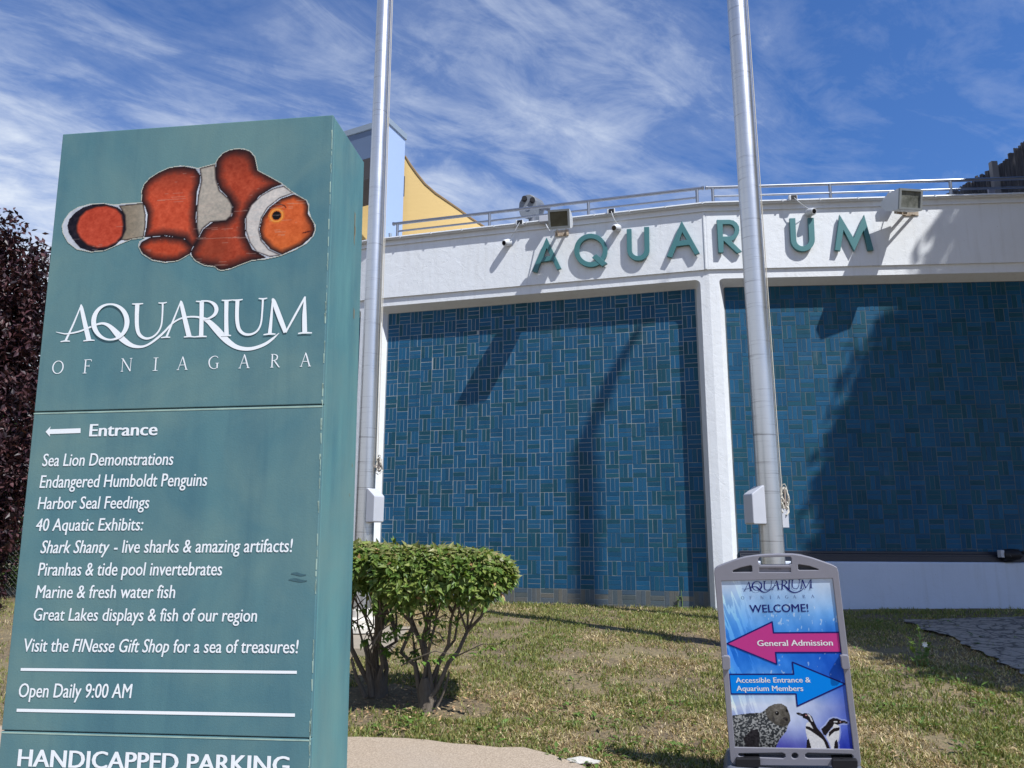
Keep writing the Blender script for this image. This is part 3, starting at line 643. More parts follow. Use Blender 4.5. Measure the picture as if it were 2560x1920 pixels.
# ---------------------------------------------------------------- floodlights
M_FLOODGLASS2 = mat('clear_floodlight_glass', (0.22, 0.23, 0.21), 0.15, spec=0.7, var=0.95, vscale=11, dark=(0.25, 0.26, 0.24))
def floodlight(w, label, cx, cy, off, yaw, wd, ht, dp, tilt, bpx, gm=None):
    """deep box floodlight with a domed back, glass front and bracket"""
    P = w.hit(cx, cy, off); t = thing('floodlight', label, 'floodlight', tuple(P), 'floodlights mounted on the white band')
    ny = w.n * math.cos(yaw) + w.d * math.sin(yaw); ny = ny * math.cos(tilt) + np.array([0, 0, -math.sin(tilt)]); ny /= np.linalg.norm(ny)
    nx = np.cross(np.array([0, 0, 1.0]), ny); nx /= np.linalg.norm(nx); nz = np.cross(ny, nx)
    L = lambda x, y, z: P + nx * x + ny * y + nz * z          # x right, y out of the glass, z up
    prof = [(0.0, ht / 2)] + [(-dp * math.sin(q), ht / 2 * math.cos(q)) for q in np.linspace(0.12, math.pi - 0.12, 14)] + [(0.0, -ht / 2)]
    prof = [(0.02, ht / 2), (0.02, -ht / 2)][:1] + prof[1:-1] + [(0.02, -ht / 2)]
    m = MB(); n = len(prof); hw = wd / 2
    m.add([L(-hw, y, z) for y, z in prof] + [L(hw, y, z) for y, z in prof], [(i, i + 1, n + i + 1, n + i) for i in range(n - 1)] + [tuple(range(n))[::-1], tuple(n + i for i in range(n))])
    m.build('housing', M_PAINTW, t, True, fixn=True)
    m = MB(); b = 0.03
    m.add([L(-hw, .021, -ht / 2), L(hw, .021, -ht / 2), L(hw, .021, ht / 2), L(-hw, .021, ht / 2), L(-hw + b, .021, -ht / 2 + b), L(hw - b, .021, -ht / 2 + b), L(hw - b, .021, ht / 2 - b), L(-hw + b, .021, ht / 2 - b),
           L(-hw, .05, -ht / 2), L(hw, .05, -ht / 2), L(hw, .05, ht / 2), L(-hw, .05, ht / 2), L(-hw + b, .05, -ht / 2 + b), L(hw - b, .05, -ht / 2 + b), L(hw - b, .05, ht / 2 - b), L(-hw + b, .05, ht / 2 - b)],
          [(8, 9, 13, 12), (9, 10, 14, 13), (10, 11, 15, 14), (11, 8, 12, 15), (0, 1, 9, 8), (1, 2, 10, 9), (2, 3, 11, 10), (3, 0, 8, 11), (5, 4, 12, 13), (6, 5, 13, 14), (7, 6, 14, 15), (4, 7, 15, 12)])
    m.build('door_frame', M_FLOODFR, t)
    m = MB(); m.add([L(-hw + b, .03, -ht / 2 + b), L(hw - b, .03, -ht / 2 + b), L(hw - b, .03, ht / 2 - b), L(-hw + b, .03, ht / 2 - b)], [(0, 1, 2, 3)]); m.build('glass', gm or M_FLOODGLASS, t)
    m = MB(); m.box(L(0, .028, -ht * 0.36), (wd - 2 * b - .01, .003, ht * 0.14), (nx, ny, nz)); m.build('lower_baffle', mat('baffle_brown', (0.03, 0.018, 0.012), 0.7), t)
    B = w.hit(*bpx, FA); a0, z0 = float((B - w.o) @ w.d), float(B[2]); c1 = L(0, -dp * 0.55, -ht * .40); q = MB()
    for sx in (-0.07, 0.07):
        s0 = np.array(w.pt(a0 + sx, FA + .014, z0)); s1 = c1 + nx * sx; d = s1 - s0; ln = np.linalg.norm(d); d = d / ln; e3 = np.cross(w.d, d); e3 /= np.linalg.norm(e3); e1 = np.cross(d, e3)
        q.box((s0 + s1) / 2, (0.012, ln, 0.075), (e1, d, e3))
    q.build('arm', M_RUST, t, bevel=0.002)
    q = MB(); q.wbox(w, a0 - 0.11, a0 + 0.11, FA + .001, FA + .013, z0 - 0.05, z0 + 0.05); q.build('wall_plate', M_RUST, t, bevel=0.002)
    q = MB(); q.wbox(w, a0 - 0.34, a0 - 0.17, FA + .062, FA + 0.15, ZCB - .02, ZCB + .085); q.build('connection_box', M_BOX, t, bevel=0.006)
    q = MB(); k0 = np.array(w.pt(a0 - 0.25, FA + .10, ZCB - .02)); k1 = L(-0.06, -dp * 0.5, -ht * .45)
    q.tube([k0 * (1 - k) + k1 * k + np.array([0, 0, -0.10 * math.sin(math.pi * k)]) for k in np.linspace(0, 1, 10)], 0.008, 6); q.build('cable', M_PAINTW, t, True)
floodlight(W1, 'boxy floodlight with brown dusty glass above the first letter A', 1398, 548, 0.88, 0.08, 0.325, 0.28, 0.40, 0.28, (1405, 583))
floodlight(W2, 'floodlight with clear glass angled right above the end of the letter M', 2272, 500, 0.76, 0.22, 0.355, 0.295, 0.38, 0.22, (2276, 532), M_FLOODGLASS2)

# ---------------------------------------------------------------- coin viewer on the roof
def viewer():
    c = W1.hit(1319, 514, -0.45); t = thing('coin_viewer', 'grey coin-operated binocular viewer on the roof behind the railing', 'binocular viewer', (c[0], c[1], ZCT + .012))
    yaw = 0.32; ax = np.array([math.sin(yaw), math.cos(yaw) * -1.0, 0.0]); ax = np.array([-0.05, -1, -0.05]); ax /= np.linalg.norm(ax)
    right = np.cross(ax, np.array([0, 0, 1.0])); right = -right / np.linalg.norm(right); upv = np.cross(right, ax) * -1; upv = upv if upv[2] > 0 else -upv
    rot = math.radians(-12); right, upv = right * math.cos(rot) + upv * math.sin(rot), upv * math.cos(rot) - right * math.sin(rot)
    back = np.array([0.62, 0.75, 0.05]); back /= np.linalg.norm(back)
    prof = [(-0.155, 0.02), (-0.13, 0.12), (-0.07, 0.19), (0.0, 0.21), (0.07, 0.19), (0.13, 0.12), (0.155, 0.0), (0.14, -0.12), (0.09, -0.2), (0.0, -0.235), (-0.09, -0.2), (-0.14, -0.1)]
    m = MB(); n = len(prof); f = [c + right * x + upv * z for x, z in prof]; b = [c + back * 0.26 + right * x * .92 + upv * z * .95 for x, z in prof]
    m.add(f + b, [tuple(range(n))] + [(i, n + i, n + (i + 1) % n, (i + 1) % n) for i in range(n)] + [tuple(n + i for i in range(n))[::-1]])
    m.build('head', mat('viewer_grey', (0.12, 0.135, 0.16), 0.45), t, fixn=True, bevel=0.012)
    for s in (-0.075, 0.065):
        m = MB(); m.lathe(c + right * s + upv * 0.10, [(-0.005, 0.045), (0.06, 0.045), (0.07, 0.04)], 16, ax); m.build('eyepiece', M_BLACK, t, True)
    m = MB(); m.lathe(c + back * 0.13 + right * 0.14 + upv * 0.03, [(0, 0.05), (0.07, 0.05), (0.08, 0.036), (0.13, 0.036), (0.135, 0.05), (0.17, 0.05)], 16, right); m.build('coin_knob', M_PLASTIC_D, t, True)
    m = MB(); m.box(c + ax * 0.008 + upv * -0.03, (0.03, 0.012, 0.035), (right, -ax, upv)); m.build('coin_slot', M_PAINTW, t)
    m = MB(); m.tube([(c[0] + 0.08, c[1] + .1, ZCT + .012), (c[0] + 0.08, c[1] + .1, c[2] - 0.16)], 0.06, 14); m.build('pedestal', M_PLASTIC_D, t, True)
viewer()
# vent pipes on the roof near the left pole
t = tag(None or (lambda m: (m.tube([W0.pt(4.78, 0.06, 4.985), W0.pt(4.78, 0.06, 5.20), W0.pt(4.80, 0.07, 5.26), W0.pt(4.90, 0.10, 5.26)], 0.045, 12), m.build('vent_pipe', M_PLASTIC_D, None, True))[1])(MB()), 'short dark bent pipe on the roof edge left of the left flagpole', 'pipe')
t = tag((lambda m: (m.tube([W1.pt(0.02, 0.06, 4.985), W1.pt(0.0, 0.06, 5.14)], [0.026, 0.03], 10), m.build('roof_stub', M_CAP, None, True))[1])(MB()), 'small grey upright stub on the coping beside the railing end', 'pipe')

# ---------------------------------------------------------------- pale blue tower and tan shade sail behind
def tower():
    d = 17.0; cdir = ray(972, 296); k = d / cdir[1]; c = cdir * k; ztop = c[2]
    y_r = math.radians(22.0); dr = np.array([math.sin(y_r), math.cos(y_r), 0]); dl = np.array([-math.cos(y_r), math.sin(y_r), 0]) ; dl = np.array([-math.sin(math.radians(62)), math.cos(math.radians(62)), 0])
    lo, hi = 0.1, 6
    for _ in range(40):
        L = (lo + hi) / 2; q = CAMR @ (c + dr * L); x = 1280 + F * q[0] / q[1]
        if x < 1013.5: lo = L
        else: hi = L
    t = thing('stair_tower', 'pale blue stucco tower with grey parapet behind the left flagpole', 'tower', (c[0], c[1], -0.99))
    zw = ztop - 0.15
    m = MB()
    p0, p1, p2 = c, c + dr * L, c + dl * 5.0; p3 = p1 + dl * 5.0
    def wall(a, b, thick, z0, z1):
        n = np.cross(b - a, (0, 0, 1.0)); n /= np.linalg.norm(n); a2, b2 = a - n * thick, b - n * thick
        m.hexa([(a[0], a[1], z0), (b[0], b[1], z0), (b2[0], b2[1], z0), (a2[0], a2[1], z0), (a[0], a[1], z1), (b[0], b[1], z1), (b2[0], b2[1], z1), (a2[0], a2[1], z1)])
    wall(p0, p1, 0.35, -1.0, zw); m.build('right_wall', M_BLUEWALL, t, fixn=True)
    m = MB(); a = p0 + dl * 0.352; wall(p2, a, 0.35, zw - 0.75, zw - 0.003); m.build('left_wall', M_GREYBLUE, t, fixn=True)
    m = MB(); wall(p2, a, 1.2, zw - 1.30, zw - 0.755); m.build('shaded_underside', mat('shade_brown', (0.045, 0.042, 0.045), 0.8), t, fixn=True)  # dark box drawn for the shadowed underside of the sail; shade put into colour
    m = MB(); e = 0.035
    q0 = p0 - dr * e - dl * e; q1 = p1 + dr * e - dl * e; q2 = p2 - dr * e; q3 = p3 + dr * e
    m.hexa([(q[0], q[1], zw) for q in (q0, q1, q3, q2)] + [(q[0], q[1], ztop) for q in (q0, q1, q3, q2)]); m.build('parapet', M_CAP, t, fixn=True)
    # shade sail strung behind the tower
    s = thing('shade_sail', 'tan triangular shade sail stretched down from the pale blue tower', 'shade sail', (c[0] + 2, c[1] + 1, 3.4))
    R5 = lambda x, y, dep: ray(840 + x / 4.148, 260 + y / 4.148) / ray(840 + x / 4.148, 260 + y / 4.148)[1] * dep
    top = [(60, 860, 19.4), (285, 800, 19.4), (520, 700, 19.4), (640, 590, 19.4), (720, 545, 19.4), (760, 615, 19.4), (830, 715, 19.4), (920, 828, 19.4), (1030, 925, 19.4), (1150, 1008, 19.4), (1280, 1098, 19.4), (1400, 1188, 19.4), (1545, 1280, 19.4), (1650, 1350, 19.4)]
    bot = [(60, 1700, 19.0), (285, 1690, 19.0), (520, 1680, 19.0), (640, 1660, 19.0), (720, 1640, 19.0), (760, 1630, 19.0), (830, 1620, 19.0), (920, 1600, 19.0), (1030, 1580, 19.0), (1150, 1560, 19.0), (1280, 1530, 19.0), (1400, 1490, 19.0), (1545, 1440, 19.0), (1650, 1400, 19.0)]
    T = [R5(*q) for q in top]; B = [R5(*q) for q in bot]; m = MB(); K = 8; n = len(T)
    for j in range(K + 1):
        f = j / K
        for a_, b_ in zip(T, B): m.v.append(tuple(a_ * (1 - f) + b_ * f + np.array([0, 0, -0.12 * math.sin(math.pi * f)])))
    m.f = [(j * n + i, j * n + i + 1, (j + 1) * n + i + 1, (j + 1) * n + i) for j in range(K) for i in range(n - 1)]
    m.build('cloth', M_SAIL, s, True)
    m = MB(); m.tube([p for p in T], 0.035, 6); m.build('hem', M_SAILHEM, s, True)
tower()

# ---------------------------------------------------------------- dark board fence on the roof at the right
def board_fence():
    t = thing('board_fence', 'dark weathered board fence with stepped tops above the right railing', 'fence', (8.2, 13.2, 4.99))
    Pt = lambda x, y, d: ray(x, y) / ray(x, y)[1] * d
    m = MB(); rng = random.Random(5); x = 2352.0; dep = 13.6
    tops = [(2352, 494), (2400, 468), (2430, 450), (2466, 425), (2474, 432), (2500, 408), (2530, 375), (2560, 352), (2620, 300), (2700, 240)]
    while x < 2700:
        wpx = rng.uniform(4.5, 8); yt = np.interp(x, [q[0] for q in tops], [q[1] for q in tops]) + rng.uniform(-4, 4)
        a = Pt(x, yt, dep + rng.uniform(-0.03, 0.03)); b = Pt(x + wpx - 0.3, yt + rng.uniform(-3, 3), dep); ln = rng.uniform(-0.01, .02)
        m.hexa([(a[0] + ln, a[1], 4.99), (b[0] + ln, b[1], 4.99), (b[0] + ln, b[1] + 0.03, 4.99), (a[0] + ln, a[1] + 0.03, 4.99), (a[0], a[1], a[2]), (b[0], b[1], b[2]), (b[0], b[1] + .03, b[2]), (a[0], a[1] + .03, a[2])])
        x += wpx
    m.build('boards', M_WOOD, t)
    m = MB(); a = Pt(2474, 405, dep - 0.12); m.box((a[0] + 0.06, a[1], (a[2] + 4.99) / 2), (0.115, 0.10, a[2] - 4.99)); m.build('post', M_WOODL, t, bevel=0.006)
    m = MB(); a = Pt(2470, 470, 12.9); m.box((a[0] + 0.05, a[1], a[2] - .06), (0.12, 0.03, 0.15)); m.build('plate', M_PLASTIC, t, bevel=0.01)
board_fence()

# ---------------------------------------------------------------- flagpoles
def flagpole(base, rb, rt_, ztop, label, lean, boxside, rope):
    x, y = base; z0 = gz(x, y) + (0.035 if base is POLE_L else 0.0)
    t = thing('flagpole', label, 'flagpole', (x, y, z0), 'aluminium flagpoles before the building')
    N = 16; pts = []; rs = []
    for k in range(N + 1):
        f = k / N; pts.append((x + lean[0] * f, y + lean[1] * f, z0 + 0.10 + (ztop - z0 - 0.1) * f)); rs.append(rb + (rt_ - rb) * f)
    m = MB(); m.tube(pts, rs, 40); m.build('shaft', M_POLE, t, True)
    m = MB(); m.lathe((x, y, z0), [(0, rb * 2.05), (0.05, rb * 2.05), (0.075, rb * 1.85), (0.08, rb * 1.6), (0.13, rb * 1.55), (0.15, rb * 1.35), (0.155, rb * 1.22), (0.23, rb * 1.18), (0.245, rb * 1.0)], 40); m.build('base_flange', M_CAST, t, True)
    m = MB(); m.lathe((pts[-1][0], pts[-1][1], ztop), [(0, rt_ * 1.2), (0.08, rt_ * 1.3), (0.12, rt_ * 0.7)], 24); m.build('truck', M_POLE, t, True)
    zc = boxside['z']; X = np.array([1, 0, 0]); ang = boxside['ang']; ex = np.array([math.cos(ang), math.sin(ang), 0]); ey = np.array([-ex[1], ex[0], 0]); ez = np.array([0, 0, 1.0])
    f = (zc - z0) / (ztop - z0); c = np.array([x + lean[0] * f, y + lean[1] * f, zc]); r = rb + (rt_ - rb) * f
    # wedge-topped halyard box
    w_, h_, d_ = boxside['w'], boxside['h'], boxside['d']; B0 = r * 0.8; B1 = r + w_
    m = MB(); hz = h_ / 2
    prof = [(B0, -hz), (B1 - .01, -hz), (B1, -hz + .01), (B1, hz * 0.52), (B1 - .01, hz * .58), (B0 + 0.02, hz), (B0, hz)]
    n = len(prof)
    m.add([c + ex * a + ez * b - ey * d_ / 2 for a, b in prof] + [c + ex * a + ez * b + ey * d_ / 2 for a, b in prof], [tuple(range(n))] + [(i, n + i, n + (i + 1) % n, (i + 1) % n) for i in range(n)] + [tuple(n + i for i in range(n))[::-1]])
    bx = m.build('halyard_box', M_BOX, t, fixn=True, bevel=0.010, seg=3)
    hs = boxside.get('hinge')
    if hs:
        m = MB()
        for dz in (hz * 0.25, -hz * 0.60): m.box(c + ex * (r + 0.012) - ey * (d_ / 2 + 0.004) + ez * dz, (0.052, 0.012, 0.052), (ex, ey, ez))
        m.build('hinge', M_BOX, bx, bevel=0.004)
        m = MB(); m.box(c + ex * (r + 0.004) - ey * (d_ / 2 + 0.003) + ez * (-hz * 0.17), (0.022, 0.008, 0.11), (ex, ey, ez)); m.build('latch_slot', M_PLASTIC_D, bx)
    if rope:
        ra_ = rope['ang']; e2 = np.array([math.cos(ra_), math.sin(ra_), 0]); m = MB()
        for dd in (0.012, 0.03):
            pp = []
            for k in range(24):
                zz = rope['z0'] + (ztop - rope['z0']) * k / 23; ff = (zz - z0) / (ztop - z0); rr = rb + (rt_ - rb) * ff
                pp.append(np.array([x + lean[0] * ff, y + lean[1] * ff, zz]) + e2 * (rr + dd))
            m.tube(pp, 0.005, 5)
        m.build('halyard', M_ROPE, t, True)
        m = MB(); rng = random.Random(3); cc = np.array([x, y, rope['z0']]) + e2 * (rb + 0.035); e3 = np.array([-e2[1], e2[0], 0])
        for k in range(rope['coils']):
            hh = rng.uniform(0.09, 0.15) * rope['s']; ww = rng.uniform(0.02, 0.05) * rope['s']; oz = rng.uniform(-.02, .02)
            m.tube([cc + e2 * (ww * math.cos(q) + rng.uniform(0, .012)) + ez * (hh * math.sin(q) + oz) + e3 * rng.uniform(-.03, .03) for q in np.linspace(0, 2 * math.pi, 15)], 0.006, 5)
        m.build('rope_coil', M_ROPE, t, True)
        m = MB(); m.box(cc - e2 * 0.02 - ez * 0.02, (0.05, 0.03, 0.03), (e2, e3, ez)); m.box(cc + e2 * 0.012, (0.018, 0.03, 0.20 * rope['s']), (e2, e3, ez)); m.build('cleat', mat('cleat_metal', (0.35, 0.3, 0.26), 0.5, 0.6), t, bevel=0.004)
        if rope.get('plate'):
            m = MB(); m.box(cc + e2 * 0.0 - ez * 0.19, (0.07, 0.025, 0.19), (e2, e3, ez)); m.build('cover_plate', M_BOX, t, bevel=0.004)
flagpole(POLE_L, 0.108, 0.088, 7.3, 'left aluminium flagpole between the teal sign and the tiled wall', (-0.02, 0, 0), dict(z=0.34, ang=-0.55, w=0.105, h=0.38, d=0.17), dict(ang=-0.25, z0=0.80, coils=4, s=0.7))
flagpole(POLE_R, 0.121, 0.104, 7.0, 'right aluminium flagpole behind the gray sandwich board', (-0.03, 0, 0), dict(z=0.32, ang=math.pi + 0.25, w=0.125, h=0.385, d=0.17, hinge=True), dict(ang=0.15, z0=0.38, coils=9, s=1.0, plate=True))

# ---------------------------------------------------------------- teal pylon sign
def rxyz(a, b, c):
    ca, sa, cb, sb, cc, sc = math.cos(a), math.sin(a), math.cos(b), math.sin(b), math.cos(c), math.sin(c)
    return np.array([[ca, -sa, 0], [sa, ca, 0], [0, 0, 1]]) @ np.array([[1, 0, 0], [0, cb, -sb], [0, sb, cb]]) @ np.array([[cc, 0, sc], [0, 1, 0], [-sc, 0, cc]])
# logo lettering as pen strokes (x, y, width) drawn on a 2212 x 768 sheet
LOGO = [[(320, 158, 10), (262, 300, 15), (198, 438, 20)], [(316, 160, 10), (322, 190, 30), (346, 300, 38), (378, 435, 42)],
    [(160, 444, 8), (196, 438, 12), (232, 440, 8)], [(335, 438, 9), (378, 432, 13), (422, 433, 8)],
    [(125, 369, 4), (165, 378, 8), (210, 383, 11), (300, 366, 14), (385, 333, 15), (440, 311, 17), (490, 304, 20), (540, 327, 32), (600, 388, 50), (650, 436, 46), (700, 469, 34), (750, 482, 24), (800, 479, 18), (850, 456, 18), (910, 411, 20), (960, 365, 18), (1010, 311, 15), (1060, 276, 14), (1110, 258, 14), (1170, 252, 14), (1230, 258, 18), (1290, 284, 36), (1350, 342, 52), (1400, 397, 54), (1450, 446, 46), (1510, 484, 36), (1580, 499, 30), (1650, 492, 27), (1730, 462, 25), (1790, 420, 19), (1838, 377, 4)],
    [(750, 155, 38), (746, 240, 36), (748, 330, 34), (765, 388, 28), (810, 418, 20), (860, 411, 16), (905, 375, 15), (933, 320, 14), (942, 240, 14), (945, 147, 16)],
    [(710, 154, 8), (750, 155, 14), (795, 151, 8)], [(912, 146, 8), (945, 148, 12), (977, 142, 8)],
    [(1086, 130, 10), (1030, 270, 15), (972, 412, 18)], [(1084, 130, 10), (1090, 160, 30), (1115, 270, 38), (1148, 405, 42)],
    [(932, 413, 8), (970, 409, 12), (1003, 410, 8)], [(1108, 408, 9), (1150, 404, 12), (1190, 407, 9)],
    [(1245, 135, 38), (1243, 270, 36), (1240, 402, 38)], [(1190, 407, 9), (1240, 403, 14), (1283, 404, 9)], [(1200, 134, 8), (1245, 137, 14)],
    [(1240, 132, 13), (1300, 134, 14), (1342, 158, 28), (1358, 195, 34), (1345, 234, 28), (1305, 262, 16), (1255, 274, 10)],
    [(1435, 125, 36), (1433, 260, 34), (1435, 395, 38)], [(1398, 126, 8), (1437, 129, 14), (1480, 124, 8)], [(1395, 399, 9), (1434, 395, 14), (1470, 397, 9)],
    [(1520, 124, 34), (1516, 210, 32), (1518, 290, 32), (1533, 350, 28), (1570, 384, 22), (1620, 388, 18), (1668, 364, 16), (1698, 310, 15), (1709, 220, 15), (1715, 115, 17)],
    [(1480, 124, 8), (1520, 126, 14), (1560, 120, 8)], [(1682, 112, 8), (1715, 116, 13), (1748, 110, 8)],
    [(1790, 115, 12), (1780, 250, 22), (1767, 386, 32)], [(1788, 112, 10), (1800, 140, 34), (1845, 260, 40), (1889, 372, 34)], [(1889, 374, 14), (1960, 245, 18), (2040, 100, 16)],
    [(2038, 98, 12), (2034, 240, 36), (2036, 378, 40)], [(1720, 391, 9), (1768, 385, 14), (1812, 386, 9)], [(1985, 381, 9), (2036, 376, 14), (2092, 377, 9)]]
LOGO_Q = [(545 + 128 * math.cos(q), 293 + 136 * math.sin(q), 12 + 26 * abs(math.cos(q)) ** 1.5) for q in np.linspace(0, 2 * math.pi, 25)[:-1]]
def serif_glyph(ch):      # thin roman capitals on a unit box (x right 0..w, y up 0..1): strokes
    a, b, s = 0.10, 0.045, 0.035
    sf = lambda x, y, w=0.2: [(x - w / 2, y, s), (x, y, s * 1.3), (x + w / 2, y, s)]
    if ch == 'O': return [[(0.42 + 0.38 * math.cos(q), 0.5 + 0.48 * math.sin(q), b + (a - b) * abs(math.cos(q))) for q in np.linspace(0, 2 * math.pi, 21)[:-1]]], [True]
    if ch == 'F': return [[(0.14, 0, a), (0.14, 1, a)], sf(0.14, 0, .28), [(0.02, 1, s), (0.5, 1, s * 1.4), (0.55, 0.86, s)], [(0.14, 0.53, s * 1.2), (0.42, 0.53, s * 1.4)], [(0.42, .62, s), (0.42, .44, s)]], None
    if ch == 'N': return [[(0.12, 0, b), (0.12, 1, b)], [(0.10, 1, a), (0.78, 0.0, a)], [(0.78, 0, b), (0.78, 1, b)], sf(0.12, 0), sf(0.78, 1), [(0, 1, s), (.14, 1, s)]], None
    if ch == 'I': return [[(0.14, 0, a), (0.14, 1, a)], sf(0.14, 0, .3), sf(0.14, 1, .3)], None
    if ch == 'A': return [[(0.45, 1, b), (0.12, 0, b)], [(0.43, 1.02, b), (0.5, .86, a), (0.80, 0, a)], [(0.24, .36, s * 1.2), (0.66, .36, s * 1.2)], sf(0.12, 0), sf(0.80, 0, .24)], None
    if ch == 'G': return [[(0.76, 0.82, s), (0.74, 0.9, b), (0.55, .985, b), (0.3, .92, .07), (0.11, .72, a), (0.08, .45, a), (0.2, .15, .08), (0.45, .015, b), (0.65, .04, b), (0.74, .1, b)], [(0.74, 0.05, a), (0.74, .42, a)], sf(0.74, .43, .26)], None
    if ch == 'R': return [[(0.14, 0, a), (0.14, 1, a)], sf(0.14, 0, .28), [(0.02, 1, s), (0.35, .99, b), (0.55, .88, .09), (0.58, .74, a), (0.48, .57, .07), (0.2, .5, b)], [(0.32, .51, b), (0.46, .36, a), (0.76, 0.0, a * .8)], [(.70, 0, s), (.86, 0, s)]], None
def logo(mb, fr, mp, sc, off):
    for i, st in enumerate(LOGO): ribbon(mb, fr, [(*mp(x, y), w * sc * 0.88) for x, y, w in st], off + i * 0.00008)
    ribbon(mb, fr, [(*mp(x, y), w * sc) for x, y, w in LOGO_Q], off + .0026, True)
def small_caps(fr, spots, off, m_, parent):
    """spots: (char, u_left, u_right, v_bottom, v_top); every letter a part of its own"""
    wd = dict(O=.84, F=.56, N=.9, I=.28, A=.92, G=.88, R=.86)
    for ch, u0, u1, v0, v1 in spots:
        sts, cl = serif_glyph(ch); h = v1 - v0; k = (u1 - u0) / wd[ch]; mb = MB()
        for i, st in enumerate(sts): ribbon(mb, fr, [(u0 + x * k, v0 + y * h, w * h) for x, y, w in st], off + i * .0001, bool(cl and cl[0] and i == 0))
        mb.build('small_capital', m_, parent)

def pylon():
    M = rxyz(math.radians(-6.8677), math.radians(1.0886), math.radians(-0.4856)); O = np.array([-1.9598, 3.0776, 1.7128]); Wd, Dp, zb = 1.22, 0.421, -3.12
    t = thing('pylon_sign', 'tall teal pylon sign with a clownfish and white visitor lettering', 'sign', (-1.3, 3.3, gz(-1.3, 3.3)))
    X, Y, Z = M[:, 0], M[:, 1], M[:, 2]; P = lambda x, y, z: O + X * x + Y * y + Z * z
    fr = Frame(O, X, Z, -Y)
    s1, s2 = -1.2219, -2.4418; g = 0.002
    parts = [('upper_panel', 0, s1 + g), ('middle_panel', s1 - g, s2 + g), ('lower_panel', s2 - g, zb)]
    m = MB(); m.hexa([P(0.006, 0.008, zb), P(Wd - .006, 0.008, zb), P(Wd - .006, Dp - .006, zb), P(.006, Dp - .006, zb), P(.006, .008, -0.006), P(Wd - .006, .008, -0.006), P(Wd - .006, Dp - .006, -.006), P(.006, Dp - .006, -.006)])
    m.build('core', M_SEAM, t)
    for nm, z1, z0 in parts:
        m = MB(); m.hexa([P(0, 0, z0), P(Wd, 0, z0), P(Wd, 0.02, z0), P(0, 0.02, z0), P(0, 0, z1), P(Wd, 0, z1), P(Wd, 0.02, z1), P(0, 0.02, z1)]); m.build(nm, M_SIGN, t, bevel=0.003)
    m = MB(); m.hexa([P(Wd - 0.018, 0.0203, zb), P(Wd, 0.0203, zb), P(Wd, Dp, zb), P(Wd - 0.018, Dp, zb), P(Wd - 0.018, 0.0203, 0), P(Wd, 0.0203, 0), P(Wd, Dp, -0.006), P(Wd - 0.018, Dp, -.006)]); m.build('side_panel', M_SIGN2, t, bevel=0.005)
    m = MB(); m.hexa([P(0, 0.0203, zb), P(0.018, 0.0203, zb), P(0.018, Dp, zb), P(0, Dp, zb), P(0, 0.0203, -0.002), P(0.018, 0.0203, -0.002), P(0.018, Dp, -0.002), P(0, Dp, -0.002)]); m.build('side_panel', M_SIGN, t, bevel=0.003)
    m = MB(); m.hexa([P(0.019, 0.021, -0.012), P(Wd - .019, 0.021, -0.012), P(Wd - .019, Dp, -0.012), P(.019, Dp, -0.012), P(0.019, 0.021, -0.003), P(Wd - .019, 0.021, -0.003), P(Wd - .019, Dp, -0.003), P(.019, Dp, -0.003)]); m.build('top_cap', M_SIGN, t)
    m = MB(); rng = random.Random(4)      # chipped pale paint along the front corner and the upper seam
    for k in range(70):
        z = -rng.uniform(0, 1) ** 0.8 * 2.6; w = rng.uniform(0.002, 0.007); h = rng.uniform(0.008, 0.05)
        m.add([fr.pt(Wd - w, z, .0012), fr.pt(Wd + .0006, z, .0012), fr.pt(Wd + .0006, z - h, .0012), fr.pt(Wd - w * rng.uniform(.3, 1), z - h, .0012)], [(0, 1, 2, 3)])
    m.add([fr.pt(0.0, s1 - .004, .0012), fr.pt(Wd, s1 - .004, .0012), fr.pt(Wd, s1 - .0105, .0012), fr.pt(0, s1 - .0090, .0012)], [(3, 2, 1, 0)])
    m.add([fr.pt(0.0, s2 - .004, .0012), fr.pt(Wd, s2 - .004, .0012), fr.pt(Wd, s2 - .009, .0012), fr.pt(0, s2 - .009, .0012)], [(3, 2, 1, 0)])
    m.build('worn_edge', M_PALE, t)
    sm = MB()
    for (xa, ya, xb, yb, w) in ((728, 1434, 766, 1437, .010), (722, 1449, 768, 1452, .011)):
        p, r = fr.uv(xa, ya), fr.uv(xb, yb); ribbon(sm, fr, [(*p, .002), ((p[0] * 2 + r[0]) / 3, p[1], w), ((p[0] + r[0] * 2) / 3, r[1], w * .8), (*r, .002)], .0014)
    sm.build('smudge', mat('smudge', lin(54, 90, 100), .7, var=.6, vscale=60), t)
    rs = MB(); frs = Frame(P(Wd, 0, 0), Y, Z, X)
    for (u, v, w, h) in ((0.31, -0.30, .012, .16), (0.315, -0.36, .018, .05), (0.335, -0.74, .014, .05), (0.37, -1.42, .008, .02), (0.35, -1.55, .008, .015)):
        rs.add([frs.pt(u - w / 2, v, .0012), frs.pt(u + w / 2, v - .01, .0012), frs.pt(u + w * .35, v - h, .0012), frs.pt(u - w * .35, v - h * .9, .0012)], [(0, 1, 2, 3)])
    rs.build('rust_stain', mat('rust_streak', (0.20, 0.17, 0.11), 0.9, var=0.6, vscale=40), t)
    uv = lambda ox, oy, s: (lambda x, y: fr.uv(ox + x / s, oy + y / s))
    # --- clownfish print
    q = uv(120, 340, 3.0722); K = 3.0722
    PL = lambda pts: np.array([q(x, y) for x, y in pts])
